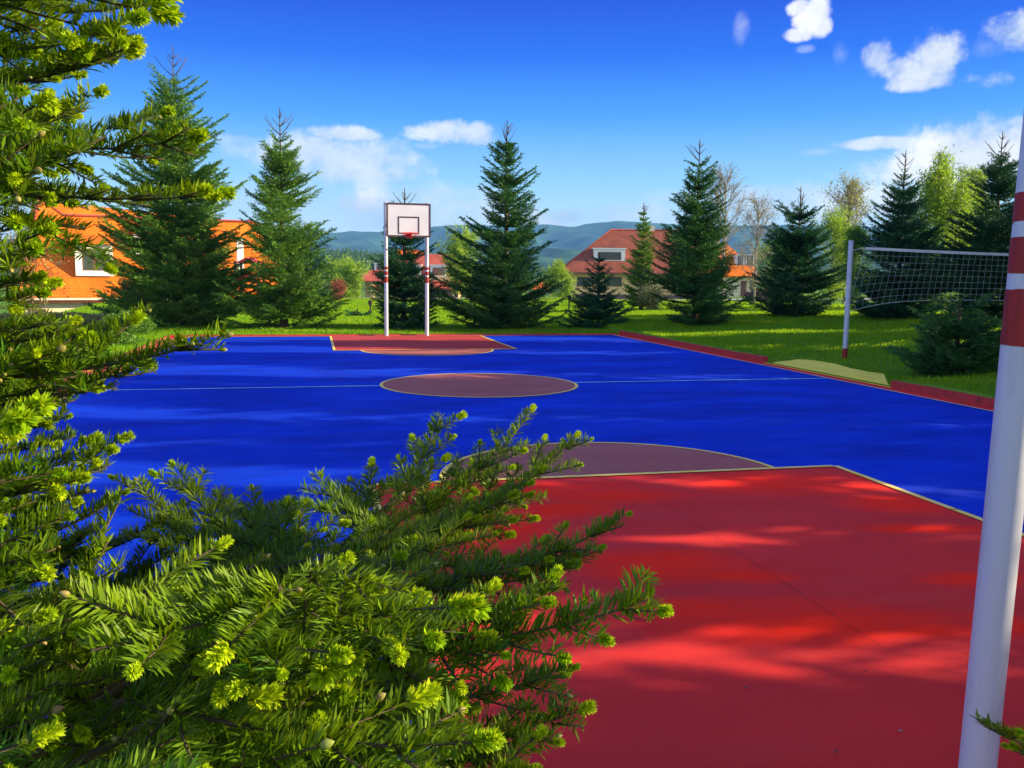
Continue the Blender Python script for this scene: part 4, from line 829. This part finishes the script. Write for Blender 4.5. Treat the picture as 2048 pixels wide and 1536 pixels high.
#FIR
# ------------------------------------------------------------------ the near firs, needle by needle
def frond_mesh(root, tip, hw, roll, seed, sag=.06, dens=820, tuftp=.6, nl=.0245, sub=True, nw=.0028, young=1.0, buds=.06):
    r = np.random.default_rng(seed); root = np.array(root, float); tip = np.array(tip, float); L_ = np.linalg.norm(tip-root); a = (tip-root)/L_
    n = np.array([0, 0, 1.0]); n = unit(n-(n@a)*a); s_ = np.cross(a, n); n = math.cos(roll)*n+math.sin(roll)*s_; s_ = np.cross(a, n)
    shoots = []            # (points, level)
    def curve(p, d, ln, bend, up_=0.0, k=None):
        k = k or max(3, int(ln/.035)); t = np.linspace(0, 1, k); return p+np.outer(t*ln, d)+np.outer(t*t*ln, bend)+np.outer(t*t*ln*up_, n)+np.cumsum(r.normal(0, .0012, (k, 3)), 0)
    t = np.linspace(0, 1, max(6, int(L_/.03))); ax_ = root+np.outer(t*L_, a)-np.outer(4*t*(1-t)*sag*L_, n)+np.outer(.10*L_*t**3-.10*L_*t**2, n)
    wig = np.sin(t*7+r.uniform(0, 6))*.012*L_; ax_ = ax_+np.outer(wig*t, s_); ax_[-1] = ax_[-1]
    shoots.append((ax_, 0)); T = unit(np.gradient(ax_, axis=0)); pos = .05*L_
    while pos < L_*.97:
        u = pos/L_; i = min(len(t)-1, int(u*(len(t)-1))); p = ax_[i]
        for sg in (-1, 1):
            if r.random() < .12: continue
            ln = hw*(min(1, .35+u*2.2))*(1-u)**.75*r.uniform(.55, 1.1)+.035
            ang = R(r.uniform(38, 58)); d = T[i]*math.cos(ang)+s_*sg*math.sin(ang)+n*r.normal(.04, .12); d = unit(d)
            c_ = curve(p, d, ln, T[i]*.22, r.normal(0, .06)); shoots.append((c_, 1)); tc_ = unit(np.gradient(c_, axis=0))
            if sub and ln > .09:
                q = .035
                while q < ln*.93:
                    j = min(len(c_)-1, int(q/ln*(len(c_)-1)))
                    for sg2 in (-1, 1):
                        if r.random() < .25: continue
                        l2 = (ln-q)*.42*r.uniform(.6, 1.2)+.022; ang = R(r.uniform(40, 60)); sd = np.cross(tc_[j], n); d2 = unit(tc_[j]*math.cos(ang)+sd*sg2*math.sin(ang)+n*r.normal(.03, .12)); shoots.append((curve(c_[j], d2, l2, tc_[j]*.15), 2))
                    q += r.uniform(.045, .08)
        pos += r.uniform(.050, .085)*(1+.4*(L_ > .9))
    B = []; Dn = []; LN = []; WD = []; MI = []; wood = MB()
    for c_, lev in shoots:
        seg = np.linalg.norm(np.diff(c_, axis=0), axis=1); ln = seg.sum(); cum = np.r_[0, np.cumsum(seg)]
        r0_ = (.0013+.0060*min(1, L_)**1.3) if lev == 0 else (.0024 if lev == 1 else .0014)
        pp = c_[::2] if len(c_) > 6 else c_
        wood.tube(pp, np.linspace(r0_, .0013, len(pp)), 5 if lev == 0 else 3)
        m_ = int(ln*dens*(1.15 if lev else 1.6))
        if m_ < 2: continue
        q = r.uniform(0, 1, m_)*ln; P = np.stack([np.interp(q, cum, c_[:, k]) for k in range(3)], -1); td = unit(np.gradient(c_, axis=0)); td = unit(np.stack([np.interp(q, cum, td[:, k]) for k in range(3)], -1))
        nn_ = unit(n-(td@n)[:, None]*td); sd = np.cross(td, nn_)
        phi = np.where(r.random(m_) < .5, 0, np.pi)*1.0; phi = np.where(phi > 1, np.pi-.28, .28)+r.normal(0, .30, m_); phi = np.where(r.random(m_) < .22, np.pi/2+r.normal(0, .6, m_), phi)
        rad = np.cos(phi)[:, None]*sd+np.sin(phi)[:, None]*nn_; fwd = r.uniform(.40, .75, m_)[:, None]
        B.append(P+rad*(.0012 if lev else .0022)); Dn.append(unit(rad+td*fwd)); taper = np.minimum(1, (ln-q)/.02+.55)
        LN.append(nl*r.uniform(.75, 1.15, m_)*taper); WD.append(np.full(m_, nw)*r.uniform(.8, 1.15, m_)); MI.append(np.zeros(m_, int))
        e = c_[-1]; te = unit(c_[-1]-c_[-2])
        if r.random() < tuftp*(1 if lev == 0 else .85 if lev == 1 else .35):     # soft new shoot: a little brush
            k = int(r.integers(240, 320)); sz = r.uniform(.45, 1.0)*young; d = unit(te*.85+unit(r.normal(size=(k, 3)))*.80)
            al = r.uniform(0, 1, k)[:, None]*.024*sz; B.append(e+te*al+d*.003*sz); Dn.append(d); LN.append(r.uniform(.010, .0125, k)*sz); WD.append(np.full(k, .0034)*min(1.2, sz)); MI.append(np.ones(k, int))
        elif r.random() < buds*4:
            sz = r.uniform(.0020, .0034)*(1 if lev else 1.5); k = 7; tt = np.array([0, .3, .7, 1, 1.25]); wood.tube([e+te*x*sz*2.2 for x in tt], np.array([.5, 1, .95, .55, .1])*sz, k, 3)
    b_ = np.concatenate(B); d_ = np.concatenate(Dn); l_ = np.concatenate(LN)[:, None]; w_ = np.concatenate(WD)[:, None]; mi = np.concatenate(MI); k = len(b_)
    sd = unit(np.cross(d_, unit(n+r.normal(0, .35, (k, 3))))); cv = unit(np.cross(sd, d_)); bow = l_*r.uniform(-.02, .10, (k, 1))
    V = np.stack([b_-sd*w_*.25, b_+sd*w_*.25, b_+d_*l_*.55+sd*w_*.5+cv*bow, b_+d_*l_*.55-sd*w_*.5+cv*bow, b_+d_*l_+cv*bow*.4], 1).reshape(-1, 3)
    i = np.arange(k)*5; Tn = np.stack([i, i+1, i+2, i, i+2, i+3, i+3, i+2, i+4], -1).reshape(-1, 3); Mi = np.repeat(mi, 3)
    wv = np.vstack(wood.v); wt = []; wm = []
    for f_, m_ in zip(wood.f, wood.m):
        for j in range(1, len(f_)-1): wt.append((f_[0], f_[j], f_[j+1])); wm.append(2 if m_ == 0 else 3)
    return np.vstack([V, wv]), np.vstack([Tn, np.array(wt)+len(V)]), np.concatenate([Mi, wm])
FM = [M['needle'], M['tuft'], M['twig'], M['bud']]
def fir(label, tx, ty, height, fronds, group=None, tr=.06, inner=()):
    t = thing('fir_tree', label, 'fir', (tx, ty, tz(tx, ty)), 0, group); off_ = np.array([tx, ty, tz(tx, ty)])
    mb = MB(); mb.tube([(0, 0, -.1), (0, 0, height*.35), (.01, 0, height*.7), (0, .01, height)], (tr, tr*.8, tr*.45, .01), 14); mb.build('trunk', M['bark'], t, True)
    for k, (rp, tp, kw) in enumerate(fronds):
        rp = np.array(rp)-off_; tp = np.array(tp)-off_
        V, T_, mi = frond_mesh(rp, tp, seed=1000+k*7+int(tx*10), **kw)
        # the bare limb back to the trunk
        if True:
            z = max(.2, rp[2]-.25*np.linalg.norm(rp[:2])); mb = MB(); z = max(.2, z-.25); mid = (np.array([0, 0, z])+rp)/2+(0, .34 if rp[1]+off_[1] < 1.05 else 0, -.05-.17*np.linalg.norm(rp[:2])); mb.tube([(0, 0, z-.1), mid, rp], (.011, .008, .0045), 6)
            wv = np.vstack(mb.v); wt = [(f_[0], f_[j], f_[j+1]) for f_ in mb.f for j in range(1, len(f_)-1)]
            T_ = np.vstack([T_, np.array(wt)+len(V)]); V = np.vstack([V, wv]); mi = np.concatenate([mi, np.full(len(wt), 2)])
            if np.linalg.norm(rp-mid) > .25:       # the limb is clothed too
                V2, T2, m2 = frond_mesh(mid, rp, .10, 0, 5000+k, tuftp=.1, dens=420, sub=False, sag=.02); T_ = np.vstack([T_, T2+len(V)]); V = np.vstack([V, V2]); mi = np.concatenate([mi, m2])
        trimesh('branch', V, T_, FM, mi, t)
    if inner:
        vs, ts, ms, n0 = [], [], [], 0
        for k, (rp, tp, kw) in enumerate(inner): V, T_, mi = frond_mesh(np.array(rp)-off_, np.array(tp)-off_, seed=9000+k, **kw); vs.append(V); ts.append(T_+n0); ms.append(mi); n0 += len(V)
        trimesh('inner_boughs', np.vstack(vs), np.vstack(ts), FM, np.concatenate(ms), t)['kind'] = 'stuff'
    return t
def FR(rx, ry, rd, px, py, dp, hw=.2, roll=0.0, **kw):
    return at(rx, ry, rd), at(px, py, dp), dict(hw=hw*.85, roll=roll, **{**kw, 'young': kw.get('young', 1.0)*.86, 'tuftp': kw.get('tuftp', .6)*.85})
fr = [
 # upper left
 FR(-330, 60, 1.05, 255, 45, .98, .16, .5, tuftp=1, young=1.5), FR(-300, -60, 1.0, 225, -20, .98, .16, -.2, tuftp=1, young=1.4), FR(-330, 140, 1.1, 240, 100, 1.02, .14, .2, tuftp=.9, young=1.3),
 FR(-250, -70, 1.6, 300, 5, 1.55, .18, .3, tuftp=.7), FR(-250, 20, 1.7, 262, 100, 1.6, .14, .1, tuftp=.8),
 FR(-340, 250, 1.15, 195, 190, 1.0, .15, .3, tuftp=.9, young=1.4), FR(-330, 200, 1.2, 372, 275, 1.18, .16, -.3, tuftp=.95, young=1.2), FR(-300, 230, 1.2, 320, 228, 1.2, .12, .4, tuftp=.9, young=1.1),
 FR(-330, 300, .95, 165, 300, .82, .15, .5, tuftp=.7), FR(-330, 330, .9, 70, 345, .8, .14, .8, tuftp=.5), FR(-330, 330, 1.25, 408, 392, 1.22, .11, -.1, tuftp=.9, young=1.1, sag=.02),
 FR(-60, 440, 1.25, 215, 530, 1.12, .07, .2, tuftp=.6, sag=-.08), FR(-330, 470, 1.1, 60, 500, 1.0, .10, .4, tuftp=.5),
 FR(-300, 150, 1.4, 120, 240, 1.4, .2, 0, tuftp=.4), FR(-300, 60, 1.3, 100, 160, 1.25, .2, .2, tuftp=.6), FR(-330, 480, 1.3, 40, 450, 1.3, .12, .2, tuftp=.4), FR(-300, 240, .9, 40, 250, .75, .12, .6, tuftp=.7),
 # middle left
 FR(-300, 690, 1.6, 292, 625, 1.5, .16, .25, tuftp=.5), FR(-330, 700, 1.2, 232, 684, 1.1, .12, .3, tuftp=.9, young=1.1), FR(-330, 740, 1.2, 120, 700, 1.05, .12, .1, tuftp=.8),
 FR(-330, 770, 1.15, 450, 672, 1.05, .055, 0, tuftp=0, sub=False, buds=.17, sag=.02), FR(-330, 760, 1.3, 270, 735, 1.25, .15, -.2, tuftp=.35), FR(-330, 790, 1.3, 200, 768, 1.3, .14, .2, tuftp=.4), FR(-330, 820, 1.5, 150, 800, 1.5, .16, 0, tuftp=.3),
 FR(-330, 850, 1.5, 130, 835, 1.5, .14, .2, tuftp=.3), FR(-330, 880, 1.5, 152, 872, 1.5, .12, -.1, tuftp=.3), FR(-330, 920, 1.15, 215, 900, 1.1, .11, .3, tuftp=.95, young=1.1), FR(-330, 950, 1.2, 218, 930, 1.25, .12, -.2, tuftp=.6),
 FR(-330, 860, .9, 20, 850, .8, .09, .3, tuftp=1, young=1.4), FR(-330, 960, 1.1, 150, 962, 1.1, .13, 0, tuftp=.7), FR(-330, 990, 1.0, 60, 935, .95, .11, .2, tuftp=.8),
 # lower left
 FR(-300, 1150, 1.3, 242, 992, 1.3, .17, .2, tuftp=.5), FR(-250, 1080, 1.1, 140, 1010, 1.15, .16, .1, tuftp=.5), FR(60, 1250, 1.0, 215, 1085, 1.0, .13, .3, tuftp=.2), FR(-200, 1130, .95, 110, 1100, .95, .14, .5, tuftp=.2),
 FR(-300, 1200, 1.5, 325, 1045, 1.6, .22, 0, tuftp=.4), FR(0, 1300, 1.4, 380, 1060, 1.6, .2, .1, tuftp=.3), FR(-200, 1280, .85, 62, 1290, .8, .08, .2, tuftp=1, young=1.2), FR(-150, 1470, .85, 105, 1425, .85, .08, .3, tuftp=.3),
 FR(560, 1180, 1.35, 275, 962, 1.55, .14, .1, tuftp=.6), FR(600, 1150, 1.4, 345, 935, 1.6, .16, -.1, tuftp=.7), FR(520, 1120, 1.5, 505, 980, 1.7, .12, 0, tuftp=.8), FR(560, 1150, 1.5, 610, 1010, 1.7, .14, 0, tuftp=.6), FR(400, 1180, 1.5, 545, 1015, 1.7, .14, 0, tuftp=.6),
 # the limb that reaches out over the paint
 FR(700, 1130, 1.7, 1145, 875, 2.0, .24, .15, tuftp=.95), FR(720, 1080, 1.75, 1062, 825, 2.05, .16, 0, tuftp=1), FR(800, 990, 1.85, 878, 832, 2.0, .08, 0, tuftp=1), FR(770, 1060, 1.75, 632, 948, 1.9, .13, 0, tuftp=.95), FR(720, 1060, 1.8, 745, 935, 1.95, .12, 0, tuftp=.9),
 FR(700, 1100, 1.6, 1082, 943, 1.75, .15, -.2, tuftp=.9), FR(700, 1120, 1.55, 1005, 1000, 1.7, .16, .1, tuftp=.8), FR(650, 1180, 1.35, 1248, 1032, 1.5, .12, -.1, tuftp=.95, young=1.1), FR(700, 1190, 1.35, 1195, 1100, 1.45, .11, .2, tuftp=.95), FR(700, 1150, 1.45, 930, 1040, 1.6, .2, 0, tuftp=.7), FR(600, 1230, 1.4, 1000, 1110, 1.5, .2, .1, tuftp=.5),
 FR(430, 1290, .95, 1305, 1190, .92, .10, .25, tuftp=1, young=1.1, dens=900), FR(450, 1260, .98, 1130, 1175, .98, .11, -.1, tuftp=.7), FR(560, 1180, .85, 180, 1300, .72, .13, -.5, tuftp=1, young=1.3, dens=1500), FR(500, 1200, .9, 560, 1345, .75, .07, .3, tuftp=1, young=1.1),
 FR(620, 1150, .95, 770, 1285, .82, .07, .2, tuftp=1, young=1.6), FR(700, 1160, .95, 850, 1275, .82, .06, .2, tuftp=1, young=1.5), FR(300, 1180, .95, 640, 1190, 1.0, .12, .5, tuftp=.8, dens=800), FR(700, 1230, 1.0, 1000, 1310, .9, .09, .2, tuftp=.8),
 FR(500, 1400, 1.15, 1140, 1340, 1.2, .16, .1, tuftp=.9), FR(500, 1450, 1.1, 1155, 1425, 1.15, .14, 0, tuftp=.9), FR(450, 1500, 1.1, 1110, 1480, 1.1, .13, .1, tuftp=.8), FR(500, 1540, 1.0, 1050, 1540, 1.05, .14, 0, tuftp=.5),
 FR(350, 1420, .82, 945, 1480, .78, .10, .3, tuftp=1, young=1.4, dens=800), FR(250, 1400, .9, 640, 1330, .9, .12, .2, tuftp=.5), FR(-100, 1560, .8, 640, 1500, .78, .11, .5, tuftp=.3, dens=800), FR(-200, 1600, .7, 380, 1560, .68, .11, .3, tuftp=.5, dens=800),
 FR(200, 1560, .85, 750, 1400, .85, .12, .3, tuftp=.4), FR(-200, 1400, .95, 380, 1290, .95, .14, .1, tuftp=.6), FR(-200, 1350, 1.1, 300, 1200, 1.1, .16, 0, tuftp=.4),
]
fr += [FR(-330, 560, 1.35, 70, 590, 1.35, .15, .2, tuftp=.4), FR(-330, 520, 1.2, 60, 560, 1.15, .13, .3, tuftp=.5), FR(-330, 620, 1.3, 110, 645, 1.3, .14, .1, tuftp=.4)]
rr_ = np.random.default_rng(77); inn = []
while len(inn) < 62:                      # shaded inner boughs
    a_, b_ = rr_.uniform(-350, 560), rr_.uniform(1150, 1640); d_ = rr_.uniform(1.15, 1.9); an_ = rr_.uniform(-.25, .6)
    inn.append(FR(a_, b_, d_, a_+430*math.cos(an_), max(1060, b_-300*math.sin(an_)), d_+rr_.uniform(-.15, .3), .26, rr_.uniform(-.3, .3), tuftp=.12, dens=560))
for q_ in range(14):
    a_, b_ = rr_.uniform(-450, -150), rr_.uniform(-50, 1150); inn.append(FR(a_-150, b_, 1.5, a_+(170 if 380 < b_ < 660 else 320), b_+rr_.uniform(-60, 60), 1.5, .2, rr_.uniform(-.4, .4), tuftp=.2, dens=560))
tp_ = at(-1000, 560, 1.45)
fir('big fir with lime green new shoots filling the left foreground beside the court', tp_[0], tp_[1], 4.6, fr, inner=inn)
tq_ = (2.95, .72); rin = []; r3 = np.random.default_rng(31)
for q_ in range(84):
    z_ = r3.uniform(.25, 2.62); a_ = r3.uniform(0, 6.28); l_ = min(.95, (2.95-z_)*.62+.16); rin.append((np.array([tq_[0], tq_[1], z_]), np.array([tq_[0]+l_*math.cos(a_), tq_[1]+l_*math.sin(a_), z_+l_*.15]), dict(hw=.24, roll=0.0, tuftp=.3, dens=520)))
fir('fir on the right, only one dark twig reaching in front of the striped pole', tq_[0], tq_[1], 2.95, [FR(2500, 1480, 1.9, 1948, 1437, 1.55, .07, .1, tuftp=.8, sub=False), FR(2500, 1540, 1.9, 2040, 1500, 1.6, .09, 0, tuftp=.8), FR(2600, 1300, 2.0, 2110, 1290, 1.7, .1, 0, tuftp=.8)], inner=rin)

# ------------------------------------------------------------------ air
lo_, hi_ = -16, 215
hz = MB().box((-5200, -60, lo_), (5200, 4600, hi_)).build('haze', bpy.data.materials.new('haze')); hz['kind'] = 'stuff'
hm = hz.data.materials[0]; hm.use_nodes = True; hm.node_tree.nodes.clear(); ho = hm.node_tree.nodes.new('ShaderNodeOutputMaterial'); hv = hm.node_tree.nodes.new('ShaderNodeVolumePrincipled')
hv.inputs['Color'].default_value = (.20, .52, 1.0, 1); hv.inputs['Density'].default_value = .00017; hv.inputs['Anisotropy'].default_value = .0
hm.node_tree.links.new(hv.outputs[0], ho.inputs['Volume'])
